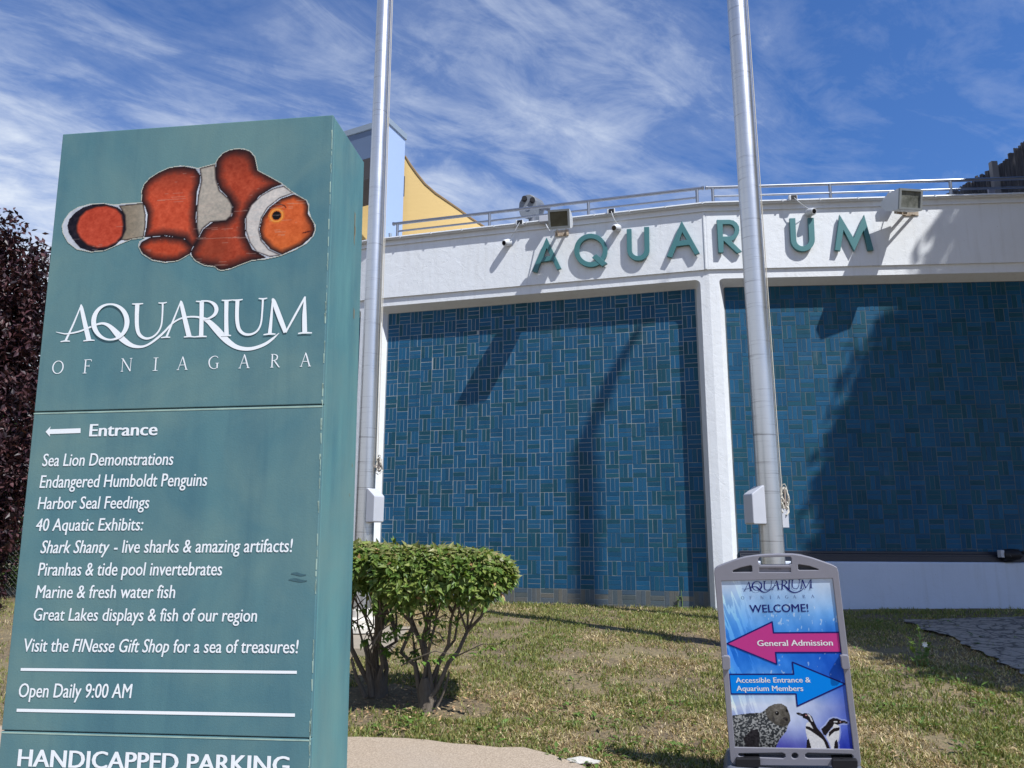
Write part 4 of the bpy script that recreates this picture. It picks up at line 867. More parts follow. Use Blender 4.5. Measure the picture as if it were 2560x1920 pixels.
    outline = PL([(105, 690), (125, 640), (165, 585), (230, 545), (330, 518), (420, 512), (510, 525), (600, 515), (715, 508), (716, 420), (735, 370), (780, 320), (850, 275), (930, 240), (1020, 225), (1100, 232), (1150, 245), (1225, 225), (1283, 210), (1300, 175), (1340, 130), (1390, 105), (1450, 93), (1510, 95), (1560, 115), (1595, 155), (1608, 210), (1618, 262), (1700, 305), (1800, 360), (1880, 425), (1945, 465), (1990, 490), (2010, 525), (2008, 570), (2025, 625), (2058, 680), (2060, 720), (2045, 770), (1990, 830), (1900, 880), (1790, 925), (1680, 950), (1570, 962), (1480, 995), (1400, 1028), (1330, 1040), (1300, 1030), (1280, 1010), (1200, 1000), (1130, 965), (1090, 915), (1000, 965), (900, 978), (800, 960), (720, 910), (690, 850), (700, 810), (740, 785), (640, 800), (520, 850), (440, 885), (330, 897), (220, 875), (150, 820), (112, 750)])
    R_ = [('tailblack', [(150, 690), (165, 640), (210, 590), (270, 550), (350, 525), (430, 520), (540, 550), (592, 600), (602, 700), (575, 790), (510, 848), (430, 880), (330, 888), (250, 862), (195, 800), (160, 745)], (26, 22, 34), 0),
          ('tailor', [(215, 690), (240, 620), (290, 570), (370, 540), (450, 532), (530, 555), (575, 605), (586, 680), (575, 770), (530, 825), (460, 858), (380, 868), (300, 842), (245, 790), (218, 740)], (186, 72, 50), 9),
          ('ped', [(545, 535), (735, 515), (752, 600), (752, 690), (737, 778), (600, 805), (560, 800), (595, 720), (590, 610)], (134, 124, 108), 7),
          ('body', [(722, 505), (722, 420), (742, 370), (795, 312), (875, 266), (960, 238), (1050, 234), (1135, 252), (1170, 300), (1168, 360), (1146, 430), (1142, 520), (1136, 620), (1146, 720), (1165, 790), (1110, 860), (1050, 790), (900, 765), (800, 775), (740, 780), (757, 700), (765, 600), (745, 540)], (196, 80, 52), 34),
          ('anal', [(698, 858), (720, 815), (790, 778), (900, 768), (1040, 785), (1115, 850), (1090, 912), (1000, 958), (900, 968), (800, 950), (730, 905)], (186, 74, 46), 32),
          ('band2', [(1165, 248), (1288, 216), (1295, 330), (1322, 420), (1390, 480), (1422, 540), (1412, 610), (1370, 655), (1250, 665), (1190, 715), (1160, 775), (1142, 700), (1142, 560), (1155, 450), (1178, 340)], (172, 165, 154), 8),
          ('front', [(1292, 200), (1310, 165), (1350, 122), (1450, 98), (1545, 110), (1590, 165), (1608, 255), (1700, 308), (1810, 368), (1720, 402), (1625, 462), (1560, 540), (1515, 640), (1518, 760), (1570, 870), (1680, 935), (1570, 958), (1440, 1008), (1330, 1035), (1275, 1004), (1180, 992), (1110, 940), (1098, 890), (1150, 800), (1195, 715), (1270, 660), (1370, 648), (1415, 610), (1422, 540), (1390, 480), (1322, 410), (1290, 320)], (172, 70, 46), 38),
          ('head', [(1812, 383), (1888, 440), (1780, 480), (1690, 552), (1642, 630), (1622, 720), (1640, 800), (1700, 872), (1800, 918), (1700, 930), (1600, 890), (1550, 820), (1520, 730), (1520, 620), (1560, 530), (1640, 455), (1730, 405)], (200, 196, 192), 6),
          ('face', [(1890, 448), (1980, 488), (2002, 540), (2000, 600), (2042, 670), (2052, 720), (2032, 770), (1950, 842), (1800, 912), (1710, 872), (1640, 792), (1624, 720), (1645, 630), (1700, 552), (1790, 482)], (206, 96, 50), 22)]
    POLYS = [(n, PL(p), c, e / K * 0.0032) for n, p, c, e in R_]
    def fishfn(UU, VV):
        rgb = np.zeros(UU.shape + (3,)); mask = inside(outline, UU, VV); d = edge_dist(outline, UU, VV)
        nz = fbm(UU * 60, VV * 60, 5); nz2 = fbm(UU * 16 + 9, VV * 16, 9); st = fbm(UU * 45 + VV * 160, VV * 45 - UU * 120, 13)
        rgb[:] = (188, 194, 205) + (nz2[..., None] - 0.5) * 90
        for nm, pl, c, e in POLYS:
            ins = inside(pl, UU, VV); dd = edge_dist(pl, UU, VV); col = np.zeros(rgb.shape) + np.array(c)
            col = col + (nz[..., None] - 0.5) * np.array((36, 30, 26)) + (st[..., None] - 0.5) * np.array((34, 26, 20))
            if nm in ('body', 'front'):
                top = np.clip((VV - (pl[:, 1].max() - 0.13)) / 0.12, 0, 1)[..., None]; col = col * (1 - top * 0.45) + np.array((70, 28, 24)) * top * 0.45
            if nm == 'front':
                lo = np.clip(((pl[:, 1].min() + 0.10) - VV) / 0.10, 0, 1)[..., None]; col = col * (1 - lo * .35) + np.array((96, 40, 26)) * lo * .35
            if nm == 'ped':
                fx = np.clip((UU - pl[:, 0].min()) / (np.ptp(pl[:, 0])), 0, 1)[..., None]; col = col * (1 - fx ** 3 * .5) + np.array((196, 190, 176)) * fx ** 3 * .5
            if nm == 'face':
                bl = np.clip((pl[:, 1].min() + 0.14 - VV) / 0.14, 0, 1)[..., None]; col = col * (1 - bl * .35) + np.array((222, 128, 60)) * bl * .35
                dk = np.clip((UU - (pl[:, 0].max() - .06)) / .06, 0, 1)[..., None]; col = col * (1 - dk * .55) + np.array((90, 40, 26)) * dk * .55
            if e > 0:
                k = np.clip(1 - dd / (e * (0.75 + 0.7 * nz)), 0, 1)[..., None] ** 1.15; col = col * (1 - k) + np.array((30, 22, 26)) * k
            rgb[ins] = col[ins]
        fin = PL([(1120, 930), (1135, 860), (1190, 760), (1260, 690), (1330, 665), (1400, 690), (1440, 760), (1450, 850), (1430, 920), (1380, 960), (1280, 985), (1180, 975)])
        ins = inside(fin, UU, VV); k = (0.40 * np.clip(edge_dist(fin, UU, VV) / 0.05, 0, 1) * (0.5 + nz2))[..., None]; tmp = rgb * (1 - k) + np.array((118, 52, 34)) * k; rgb[ins] = tmp[ins]
        ex, ey = q(1757, 612); r = np.hypot(UU - ex, VV - ey); u = abs(q(1857, 612)[0] - ex) / 100
        for rad, c in ((64, (212, 112, 50)), (52, (232, 156, 72)), (41, (206, 112, 48)), (34, (20, 16, 18))): rgb[r < rad * u] = c
        bx, by = q(1770, 560); arc = (np.hypot((UU - bx), (VV - by) * 1.6) < 62 * u) & (np.hypot((UU - bx), (VV - by + 10 * u) * 1.5) > 58 * u) & (VV > by); rgb[arc] = (96, 40, 28)
        mo = PL([(1950, 745), (1985, 733), (2030, 725), (2028, 732), (1990, 744), (1955, 750)]); rgb[inside(mo, UU, VV)] = (92, 34, 26)
        scr = (fbm(UU * 9 + 3, VV * 240, 33) > 0.70) & (fbm(UU * 7, VV * 7, 41) > 0.52); rgb[scr] = rgb[scr] * .6 + np.array((190, 170, 160)) * .4
        rgb[d < 8 * u] = (196, 200, 188)
        return np.clip(rgb, 0, 255), mask
    ub, vb = outline.min(0), outline.max(0)
    raster('fish_picture', fr, ub[0] - .01, vb[0] + .01, ub[1] - .01, vb[1] + .01, 0.0024, fishfn, M_PRINT2, t, 0.0016)
    # --- lettering
    q2 = uv(100, 710, 3.0722); sc = abs(q2(1100, 300)[0] - q2(1000, 300)[0]) / 100
    m = MB(); logo(m, fr, q2, sc, 0.0016); m.build('logo_lettering', M_WHITE, t)
    sp = [('O', 92, 178, 690, 590), ('F', 330, 390, 684, 583), ('N', 620, 706, 670, 573), ('I', 868, 904, 665, 568), ('A', 1050, 1136, 658, 560), ('G', 1290, 1374, 652, 553), ('A', 1524, 1611, 645, 543), ('R', 1770, 1845, 639, 540), ('A', 1995, 2083, 632, 530)]
    small_caps(fr, [(c, q2(x0, yb)[0], q2(x1, yb)[0], q2((x0 + x1) / 2, yb)[1], q2((x0 + x1) / 2, yt)[1]) for c, x0, x1, yb, yt in sp], 0.0016, M_WHITE, t)
    q3 = uv(60, 1020, 3.0722); q4 = uv(0, 1380, 2.765)
    m = MB(); face_flat(m, fr, [q3(x, y) for x, y in ((168, 183), (207, 141), (200, 164), (437, 156), (436, 192), (200, 200), (202, 221))], 0.0016); m.build('entrance_arrow', M_WHITE, t)
    def line(txt, q_, bl, br, top, shear=0.06, bold=0.016, ref='H'):
        m = MB(); a, b = q_(*bl), q_(*br); face_text(m, fr, txt, a, b, q_(bl[0], top)[1] - a[1], 0.0016, shear, bold, ref=ref); m.build('lettering', M_WHITE, t)
    line('Entrance', q3, (505, 218), (1022, 208), 125, 0, 0.045)
    line('Sea Lion Demonstrations', q3, (142, 447), (1145, 437), 353, 0.10)
    line('Endangered Humboldt Penguins', q3, (122, 614), (1405, 598), 518, 0.10)
    line('Harbor Seal Feedings', q3, (107, 777), (960, 770), 684, 0.10)
    line('40 Aquatic Exhibits:', q3, (92, 944), (914, 940), 850, 0.10)
    line('Shark Shanty', q3, (128, 1115), (655, 1113), 1018, 0.24, 0.018)
    line('- live sharks & amazing artifacts!', q3, (692, 1112), (2062, 1106), 1014, 0.10)
    line('Piranhas & tide pool invertebrates', q4, (265, 163), (1534, 161), 74, 0.10)
    line('Marine & fresh water fish', q4, (248, 318), (1210, 318), 230, 0.10)
    line('Great Lakes displays & fish of our region', q4, (233, 473), (1776, 481), 387, 0.10)
    line('Visit the', q4, (165, 688), (472, 690), 598, 0.10)
    line('FINesse Gift Shop', q4, (502, 690), (1167, 694), 600, 0.24)
    line('for a sea of treasures!', q4, (1200, 695), (2062, 699), 605, 0.10)
    line('Open Daily 9:00 AM', q4, (130, 1003), (912, 1009), 907, 0.10)
    line('HANDICAPPED PARKING', q4, (125, 1479), (1996, 1535), 1362, 0, 0.045)
    for a, b, th in (((145, 811), (2053, 831), 20), ((117, 1093), (2040, 1127), 22)):
        p, r = q4(*a), q4(*b); h = abs(q4(1000, 1000)[1] - q4(1000, 1000 + th)[1]); m = MB(); ribbon(m, fr, [(*p, h), (*r, h)], 0.0016); m.build('rule_line', M_WHITE, t)
pylon()

# ---------------------------------------------------------------- grey sandwich board
def sandwich_board():
    M = rxyz(math.radians(-15.1576), math.radians(5.2174), math.radians(-2.5959)); O = np.array([1.188, 4.5248, -0.2409]); Wd, Ht = 0.61, 0.914
    X, Y, Z = M[:, 0], M[:, 1], M[:, 2]; fr = Frame(O, X, Z, -Y)
    t = thing('sandwich_board', 'grey plastic sandwich board with a blue welcome poster and two arrows', 'sandwich board', (1.52, 4.75, gz(1.5, 4.7)))
    q = lambda x, y: fr.uv(1760 + x / 2.962, 1360 + y / 2.962)
    Q = lambda pts: [q(x, y) for x, y in pts]
    def rr(x0, y0, x1, y1, r, n=4):
        o = []
        for cx, cy, a in ((x1 - r, y0 + r, -90), (x1 - r, y1 - r, 0), (x0 + r, y1 - r, 90), (x0 + r, y0 + r, 180)):
            o += [(cx + r * math.cos(math.radians(a + k * 90 / n)), cy + r * math.sin(math.radians(a + k * 90 / n))) for k in range(n + 1)]
        return o
    outer = [(80, 215), (82, 190), (100, 172), (160, 148), (230, 122), (300, 102), (370, 91), (450, 83), (560, 79), (660, 80), (720, 88), (800, 108), (880, 135), (950, 160), (980, 176), (990, 205), (1040, 620), (1100, 1130), (1158, 1610), (1150, 1640), (240, 1632), (212, 1622), (200, 1600), (160, 1130), (118, 640)]
    window = [(124, 270), (955, 250), (1112, 1524), (224, 1508)]
    handle = [(396, 110), (410, 94), (640, 89), (652, 104), (652, 150), (630, 160), (420, 160), (398, 145)]
    vl = [(206, 205), (212, 192), (270, 170), (345, 153), (358, 160), (362, 205), (350, 212), (215, 213)]
    vr = [(690, 152), (702, 146), (780, 158), (848, 182), (854, 192), (845, 197), (705, 198), (692, 190)]
    s1 = [(262, 1545), (580, 1540), (604, 1552), (608, 1578), (590, 1592), (270, 1578), (250, 1570), (248, 1552)]
    s2 = [(765, 1540), (1090, 1550), (1108, 1564), (1110, 1582), (1095, 1592), (770, 1592), (745, 1580), (742, 1556)]
    hole = [(672 + 30 * math.cos(a), 1567 + 27 * math.sin(a)) for a in np.linspace(0, 2 * math.pi, 17)[:-1]]
    plate = rr(404, 172, 646, 214, 6)
    m = MB(); face_prism(m, fr, [Q(p) for p in (outer, window, handle, vl, vr, s1, s2, hole, plate)], -0.0400, 0.0405, 0.0035); m.build('front_frame', M_PLASTIC, t)
    m = MB(); fb = Frame(O, X, Z, -Y)
    back = [p for p in outer]
    m = MB(); face_prism(m, fr, [Q([(118, 262), (962, 242), (1120, 1532), (218, 1516)])], -0.028, 0.0225); face_prism(m, fr, [Q([(100, 215), (130, 185), (300, 130), (380, 165), (660, 163), (760, 130), (950, 180), (975, 215), (1140, 1600), (225, 1610)])], -0.066, 0.024); m.build('backing', M_PLASTIC_D, t)
    m = MB(); face_flat(m, fr, Q(plate), -0.006); pl = m.build('name_plate', M_PLASTIC, t)
    m = MB(); face_text(m, fr, 'WindSign II', q(478, 193), q(572, 192), abs(q(500, 193)[1] - q(500, 180)[1]), -0.0052); m.build('plate_lettering', M_PLASTIC_D, pl)
    for p in ([(137, 832), (150, 826), (180, 828), (188, 838), (190, 910), (182, 920), (148, 922), (140, 910)], [(1012, 826), (1025, 820), (1055, 822), (1062, 832), (1072, 905), (1064, 915), (1032, 917), (1022, 906)]):
        m = MB(); face_prism(m, fr, [Q(p)], -0.02, 0.040, 0.004); m.build('clip', M_PLASTIC, t)
    # base tank, feet and rear leg
    m = MB(); b0 = q(180, 1650); b1 = q(1190, 1640); g0 = gz(1.5, 4.6)
    def bp(u, v, o): return fr.pt(u, v, o)
    c = (fr.pt(*q(680, 1700), 0)); cx = np.array([X[0], X[1], 0]); cx /= np.linalg.norm(cx); cy = np.array([-cx[1], cx[0], 0])
    zt = c[2] + 0.02
    def tank(lx, ly, z): return [c * np.array([1, 1, 0]) + cx * sx * lx + cy * (sy * ly + 0.16) + np.array([0, 0, z]) for sx, sy in ((-1, -1), (1, -1), (1, 1), (-1, 1))]
    m.hexa(tank(0.40, 0.30, g0) + tank(0.36, 0.25, zt)); m.build('base_tank', M_PLASTIC_D, t, bevel=0.03, seg=4, smooth=True)
    for (x0, x1, y0, y1) in ((240, 410, 1580, 1632), (948, 1125, 1588, 1640)):
        m = MB(); face_prism(m, fr, [Q(rr(x0, y0, x1, y1, 8))], -0.045, 0.075, 0.004); fo = m.build('foot_bracket', M_BLACK, t)
        m = MB(); u, v = q((x0 + x1) / 2, (y0 + y1) / 2 + 40); p = fr.pt(u, v, 0); m.tube([p + np.array([0, 0, .05]), (p[0], p[1], zt - 0.01)], 0.022, 10); m.build('spring', M_BLACK, fo, True)
    # --- poster artwork
    ul, vt = 0.0, 0.0
    seal = np.array(Q([(205, 1272), (330, 1255), (425, 1250), (455, 1228), (480, 1205), (525, 1185), (575, 1184), (612, 1206), (634, 1260), (641, 1310), (622, 1345), (612, 1385), (592, 1410), (560, 1450), (530, 1512), (222, 1512)]))
    sh = np.array(Q([(455, 1235), (480, 1205), (525, 1185), (575, 1184), (612, 1206), (634, 1260), (641, 1310), (620, 1345), (585, 1355), (530, 1340), (490, 1310), (465, 1275)]))
    fl = np.array(Q([(290, 1440), (330, 1400), (355, 1378), (400, 1372), (414, 1430), (405, 1512), (315, 1512)]))
    p1 = np.array(Q([(752, 1352), (760, 1325), (798, 1312), (815, 1345), (865, 1400), (895, 1450), (912, 1490), (932, 1524), (795, 1522), (768, 1450), (755, 1395)]))
    b1_ = np.array(Q([(722, 1262), (745, 1253), (775, 1257), (800, 1280), (818, 1320), (840, 1365), (880, 1410), (915, 1465), (938, 1524), (912, 1524), (890, 1465), (850, 1410), (812, 1375), (785, 1325), (760, 1300), (735, 1290)]))
    b1b = np.array(Q([(752, 1350), (785, 1355), (830, 1385), (870, 1425), (880, 1450), (840, 1420), (790, 1385), (756, 1368)]))
    bk = np.array(Q([(682, 1252), (700, 1248), (738, 1262), (745, 1280), (715, 1274), (690, 1264)]))
    w1 = np.array(Q([(762, 1458), (775, 1440), (790, 1490), (796, 1524), (758, 1524)]))
    hw1 = np.array(Q([(764, 1258), (785, 1268), (800, 1300), (808, 1318), (795, 1312), (784, 1285), (770, 1270)]))
    p2 = np.array(Q([(905, 1432), (925, 1390), (955, 1362), (955, 1330), (985, 1335), (1003, 1350), (1006, 1400), (998, 1450), (975, 1500), (962, 1524), (945, 1524), (930, 1478)]))
    b2 = np.array(Q([(868, 1372), (900, 1345), (930, 1302), (955, 1290), (985, 1292), (1012, 1305), (1018, 1330), (990, 1342), (965, 1330), (955, 1352), (925, 1388), (902, 1420), (885, 1412)]))
    b2b = np.array(Q([(925, 1395), (960, 1366), (1004, 1358), (1004, 1382), (965, 1392), (925, 1430)]))
    bk2 = np.array(Q([(1010, 1308), (1040, 1308), (1066, 1322), (1060, 1332), (1030, 1330), (1012, 1334)]))
    w2 = np.array(Q([(968, 1468), (985, 1448), (995, 1490), (994, 1524), (962, 1524)]))
    sil = [p1, b1_, bk, w1, p2, b2, bk2, w2]
    def poster(UU, VV):
        u = UU / Wd; v = -VV / Ht; w = fbm(u * 3 + 1, v * 4, 2); w2_ = fbm(u * 9 + v * 3, v * 9 - u * 5, 8, 5); ray_ = fbm(u * 14 - v * 5, v * 2.2 + u * 2, 17, 4)
        stops = np.array([0, .14, .28, .42, .55, .66, .75, .86, 1.0]); vv = np.clip(v + (w - .5) * .16, 0, 1)
        cols = [(200, 218, 240), (150, 194, 240), (84, 158, 236), (36, 118, 222), (44, 128, 228), (140, 188, 240), (206, 220, 245), (140, 160, 226), (70, 72, 172)]
        rgb = np.stack([np.interp(vv, stops, [c[i] for c in cols]) for i in range(3)], -1)
        rt = np.clip((u - .55) * 1.9, 0, 1) * np.clip((v - .22) * 2.2, 0, 1); rgb = rgb * (1 - .72 * rt[..., None]) + np.array((18, 44, 176)) * .72 * rt[..., None]
        tr_ = np.clip((u - .72) * 3, 0, 1) * np.clip(1 - v * 5, 0, 1); rgb = rgb * (1 - .6 * tr_[..., None]) + np.array((226, 234, 244)) * .6 * tr_[..., None]
        cl = np.exp(-(((u - .52) / .30) ** 2 + ((v - .80) / .13) ** 2)); rgb = rgb * (1 - .72 * cl[..., None]) + np.array((226, 234, 248)) * .72 * cl[..., None]
        lf = np.clip(1 - u * 3.2, 0, 1) * (np.abs(ray_ - .5) < .05) * .55; rgb = rgb + lf[..., None] * 90
        rgb = rgb + (w2_[..., None] - .5) * 46
        bub = (fbm(u * 55 + v * 20, v * 34 - u * 10, 23, 2) > .79) & (v > .15) & (v < .62) & (u > .3); rgb[bub] = rgb[bub] * .45 + np.array((225, 238, 250)) * .55
        # seal
        ins = inside(seal, UU, VV); n1 = fbm(UU * 130, VV * 150, 31, 4); n2 = fbm(UU * 22, VV * 22, 37, 3)
        sc_ = np.array((52, 56, 60)) + (n2[..., None] - .5) * 50; sc_ = np.where((n1 > .58)[..., None], np.array((172, 174, 172)), sc_); sc_ = np.where(((n1 > .51) & (n1 <= .58))[..., None], np.array((112, 116, 118)), sc_)
        lowd = np.clip((-VV - Ht * .90) / .08, 0, 1)[..., None] * .25; sc_ = sc_ * (1 - lowd)
        rgb[ins] = sc_[ins]
        ins = inside(sh, UU, VV); hc = np.array((112, 108, 100)) + (n2[..., None] - .5) * 90 + (n1[..., None] - .5) * 60; hu, hv = q(548, 1250); hd = np.clip(np.hypot(UU - hu, VV - hv) / .075, 0, 1)[..., None]; hc = hc * (1.12 - .42 * hd); rgb[ins] = hc[ins]
        ins = inside(fl, UU, VV); rgb[ins] = (np.array((40, 38, 42)) + (n1[..., None] - .5) * 55)[ins]
        e = lambda x, y, rx, ry, c: rgb.__setitem__((np.hypot((UU - q(x, y)[0]) / rx, (VV - q(x, y)[1]) / ry) < 1), c)
        e(541, 1254, .0105, .0115, (22, 20, 22)); e(615, 1236, .006, .009, (24, 22, 24)); e(538, 1249, .0028, .003, (170, 170, 170)); e(600, 1292, .012, .006, (58, 54, 54)); e(612, 1303, .008, .007, (36, 34, 36))
        e(585, 1322, .014, .004, (70, 66, 64)); e(515, 1300, .006, .018, (70, 68, 66))
        # penguins with the pale cut-out glow printed round them
        dmin = np.full(UU.shape, 9.0); anyi = np.zeros(UU.shape, bool)
        for s_ in sil: dmin = np.minimum(dmin, edge_dist(s_, UU, VV)); anyi |= inside(s_, UU, VV)
        gl = (~anyi) & (dmin < .007) & (UU > q(860, 1400)[0]); rgb[gl] = rgb[gl] * .5 + np.array((215, 222, 245)) * .5
        wh = np.array((226, 226, 228)) + (n1[..., None] - .5) * 34; bl = np.array((34, 30, 34)) + (n1[..., None] - .5) * 30
        for pl_, c in ((p2, wh), (b2, bl), (b2b, bl), (w2, bl), (bk2, bl), (p1, wh), (b1_, bl), (hw1, wh), (b1b, bl), (w1, bl), (bk, bl)):
            ins = inside(pl_, UU, VV); rgb[ins] = c[ins]
        e(757, 1270, .005, .0035, (196, 140, 140)); e(1010, 1318, .004, .003, (190, 150, 150)); e(712, 1262, .006, .0018, (120, 118, 120)); e(1040, 1322, .006, .0018, (130, 128, 132)); e(975, 1318, .010, .004, (220, 220, 222))
        return np.clip(rgb, 0, 255), np.ones(UU.shape, bool)
    po = raster('poster', fr, 0.0, Wd, -Ht, 0.0, 0.0021, poster, M_PRINT, t, -0.0035)
    o1 = -0.0026
    k2 = lambda x, y: q(280 + (x - 125) * (808 - 280) / (2092 - 125), 262 + (y - 100) * (364 - 262) / (514 - 100) - (x - 1100) * 0.003)
    m = MB(); logo(m, fr, k2, abs(k2(1100, 300)[0] - k2(1000, 300)[0]) / 100, o1); m.build('logo_lettering', M_NAVY, po)
    xs = [('O', 275, 298), ('F', 338, 355), ('N', 420, 442), ('I', 489, 497), ('A', 540, 564), ('G', 602, 626), ('A', 659, 685), ('R', 732, 753), ('A', 794, 818)]
    small_caps(fr, [(c, q(a, 400)[0], q(b, 400)[0], q(a, 411 - i * 1.5)[1], q(a, 388 - i * 1.5)[1]) for i, (c, a, b) in enumerate(xs)], o1, M_NAVY, po)
    def line(txt, bl, br, top, mt, bold, o=o1): mm = MB(); a, b = q(*bl), q(*br); face_text(mm, fr, txt, a, b, q(bl[0], top)[1] - a[1], o, 0, bold); mm.build('lettering', mt, po)
    line('WELCOME!', (341, 508), (775, 501), 452, M_NAVY, 0.018)
    def arrow(pts, mt, ins):
        P_ = np.array(Q(pts)); mm = MB(); face_flat(mm, fr, [tuple(p) for p in P_], o1); a = mm.build('arrow', mt, po)
        mm = MB(); n = len(P_); w = 0.0075; V = [(*p, w) for p in P_]
        for i in range(n): ribbon(mm, fr, [V[i], V[(i + 1) % n]], o1 + 0.0004)
        for p in P_: mm.add([fr.pt(p[0] + w / 2 * math.cos(t_), p[1] + w / 2 * math.sin(t_), o1 + .0005) for t_ in np.linspace(0, 2 * math.pi, 9)[:-1]], [tuple(range(8))])
        mm.build('arrow_outline', M_NAVY, po)
    arrow([(168, 739), (505, 577), (515, 659), (1001, 655), (1017, 803), (530, 804), (539, 891)], M_MAGENTA, 0)
    arrow([(1045, 1037), (655, 876), (665, 965), (187, 966), (200, 1111), (682, 1111), (691, 1202)], M_AZURE, 0)
    line('General Admission', (397, 756), (955, 752), 714, M_WHITE2, 0.035, o1 + .0006)
    line('Accessible Entrance &', (238, 1028), (790, 1025), 991, M_WHITE2, 0.03, o1 + .0006)
    line('Aquarium Members', (243, 1089), (735, 1089), 1051, M_WHITE2, 0.03, o1 + .0006)
sandwich_board()

# ---------------------------------------------------------------- foliage
def leaf_cloud(C, D, Nn, L, Wl, droop, rng):
    """arrays: centres, directions, approximate normals, lengths, widths -> verts, tris (5 verts / 4 tris per leaf)"""
    D = D / np.linalg.norm(D, axis=1, keepdims=True); S = np.cross(D, Nn); S /= np.linalg.norm(S, axis=1, keepdims=True) + 1e-9; Nn = np.cross(S, D)
    L = L[:, None]; Wl = Wl[:, None]; dr = droop[:, None]
    base = C; mid = C + D * L * .42 - Nn * Wl * .12; tip = C + D * L - Nn * L * dr
    lf = mid + S * Wl * .5 + Nn * Wl * .16; rg = mid - S * Wl * .5 + Nn * Wl * .16
    V = np.stack([base, lf, mid, rg, tip], 1).reshape(-1, 3); b = np.arange(len(C))[:, None] * 5
    T = np.concatenate([b + np.array([[0, 2, 1]]), b + np.array([[0, 3, 2]]), b + np.array([[1, 2, 4]]), b + np.array([[2, 3, 4]])], 0)
    return V, T
def rand_dirs(n, rng): d = rng.normal(size=(n, 3)); return d / np.linalg.norm(d, axis=1, keepdims=True)
def branch_path(a, b, rng, k=7, wob=0.05):
    a, b = np.array(a, float), np.array(b, float); pts = []; o = rng.normal(size=(k, 3)) * wob
    for i in range(k):
        f = i / (k - 1); pts.append(a * (1 - f) + b * f + o[i] * math.sin(math.pi * f) + np.array([0, 0, 0.10 * math.sin(math.pi * f)]) * f)
    return pts
def shrub(label, base, x0, x1, y0, y1, zt, thick, nleaf, seed, stubs, rightend):
    rng = np.random.default_rng(seed); zb = gz(*base); t = thing('clipped_shrub', label, 'shrub', (base[0], base[1], zb), 'flat clipped shrubs between the signs')
    N = nleaf; X = rng.uniform(x0, x1, N); T_ = rng.random(N); Q_ = rng.random(N); rr_ = .24
    ex = np.clip((X - (x1 - rr_)) / rr_, 0, 1) if rightend else np.zeros(N); rd = np.sqrt(np.clip(1 - ex * ex, 0, 1))
    topz = zt + 0.030 * (fbm(X * 4 + 20, T_ * 3 + 20, seed) - .5) - (0.06 * np.clip((X - (x1 - .55)) / .55, 0, 1) if rightend else 0)
    th = thick * (0.45 + 0.95 * fbm(X * 4.1 + 7, T_ * 2.2 + 3, seed + 5)) * (1 - .25 * ex); midz = topz - thick * .42
    depth = np.where(Q_ < .45, rng.random(N) ** 1.5 * .4, rng.random(N)) * th; Zp = midz + (topz - depth - midz) * rd
    # front rounded like a loaf: leaves sit on a curved face, bulging most at mid height
    wv_ = np.clip((topz - Zp) / np.maximum(th, .05), 0, 1); bulge = .16 * (1 - (1 - np.clip(wv_ * 2.4, 0, 1)) ** 2) - .10 * np.clip(wv_ - .6, 0, 1) * 2
    front = y0 + .16 - bulge + 0.10 * (fbm(X * 5, Zp * 7 + 9, seed + 2) - .5); sel = rng.random(N) < .46
    Yp = np.where(sel, front + abs(rng.normal(0, .045, N)), front + (y1 - front) * T_); onT = depth < .06
    if rightend: Yp = Yp + (.5 * (y0 + y1) - Yp) * (1 - rd) * .6
    C = np.stack([X, Yp, Zp], 1)
    ctr = np.array([(x0 + x1) / 2, (y0 + y1) / 2, zt - .35]); out = C - ctr; out /= np.linalg.norm(out, axis=1, keepdims=True)
    D = out * .30 + rand_dirs(N, rng) * .9 + np.array([0, -.10, -0.30]); D[onT] = D[onT] * np.array([1, 1, .3]) + np.array([0, -.15, .12])
    Nn = out * 1.0 + np.array([0, -.35, .75]) + rand_dirs(N, rng) * .45
    L = rng.uniform(.045, .080, N); V, T = leaf_cloud(C, D, Nn, L, L * rng.uniform(.42, .55, N), rng.uniform(.05, .35, N), rng)
    hue = rng.random(N); g = np.stack([np.interp(hue, [0, .5, 1], [.07, .13, .21]), np.interp(hue, [0, .5, 1], [.135, .20, .25]), np.interp(hue, [0, .5, 1], [.025, .04, .065])], 1)
    tipc = (onT & (rng.random(N) < .55)); g[tipc] = g[tipc] * .5 + np.array((.25, .20, .10)) * .5
    dead = rng.random(N) < .014; g[dead] = (.40, .24, .12)
    g *= rng.uniform(.8, 1.2, (N, 1)); fast_mesh('foliage', V, T, M_LEAF, t, np.repeat(g, 5, 0))
    # stems fan out of a gnarled stool
    bx, by = base
    for k in range(9):
        a = rng.uniform(0, 2 * math.pi); st = np.array([bx + .05 * math.cos(a), by + .05 * math.sin(a), zb + rng.uniform(-.02, .08)])
        fx = np.clip(bx + rng.normal(0, .42), x0 + .08, x1 - .1); e = np.array([fx, rng.uniform(y0 + .12, y1 - .12), zt - thick * rng.uniform(.55, .9)])
        p = branch_path(st, e, rng, 8, .035); r0 = rng.uniform(.011, .022); m = MB(); m.tube(p, list(np.linspace(r0, r0 * .42, 8)), 7)
        for j in range(4):
            i = rng.integers(3, 7); s0 = np.array(p[i]); e2 = np.array([np.clip(s0[0] + rng.normal(0, .2), x0 + .03, x1 - .04), np.clip(s0[1] + rng.normal(0, .2), y0 + .04, y1), zt - thick * rng.uniform(.1, .7)])
            m.tube(branch_path(s0, e2, rng, 5, .025), list(np.linspace(r0 * .5, .004, 5)), 5)
        m.build('stem', M_BARK, t, True)
    m = MB(); m.tube([(bx, by, zb - .05), (bx + .01, by, zb + .05), (bx - .015, by, zb + .15), (bx - .02, by - .01, zb + .22)], [.085, .066, .055, .03], 11); m.build('stool', M_BARK, t, True)
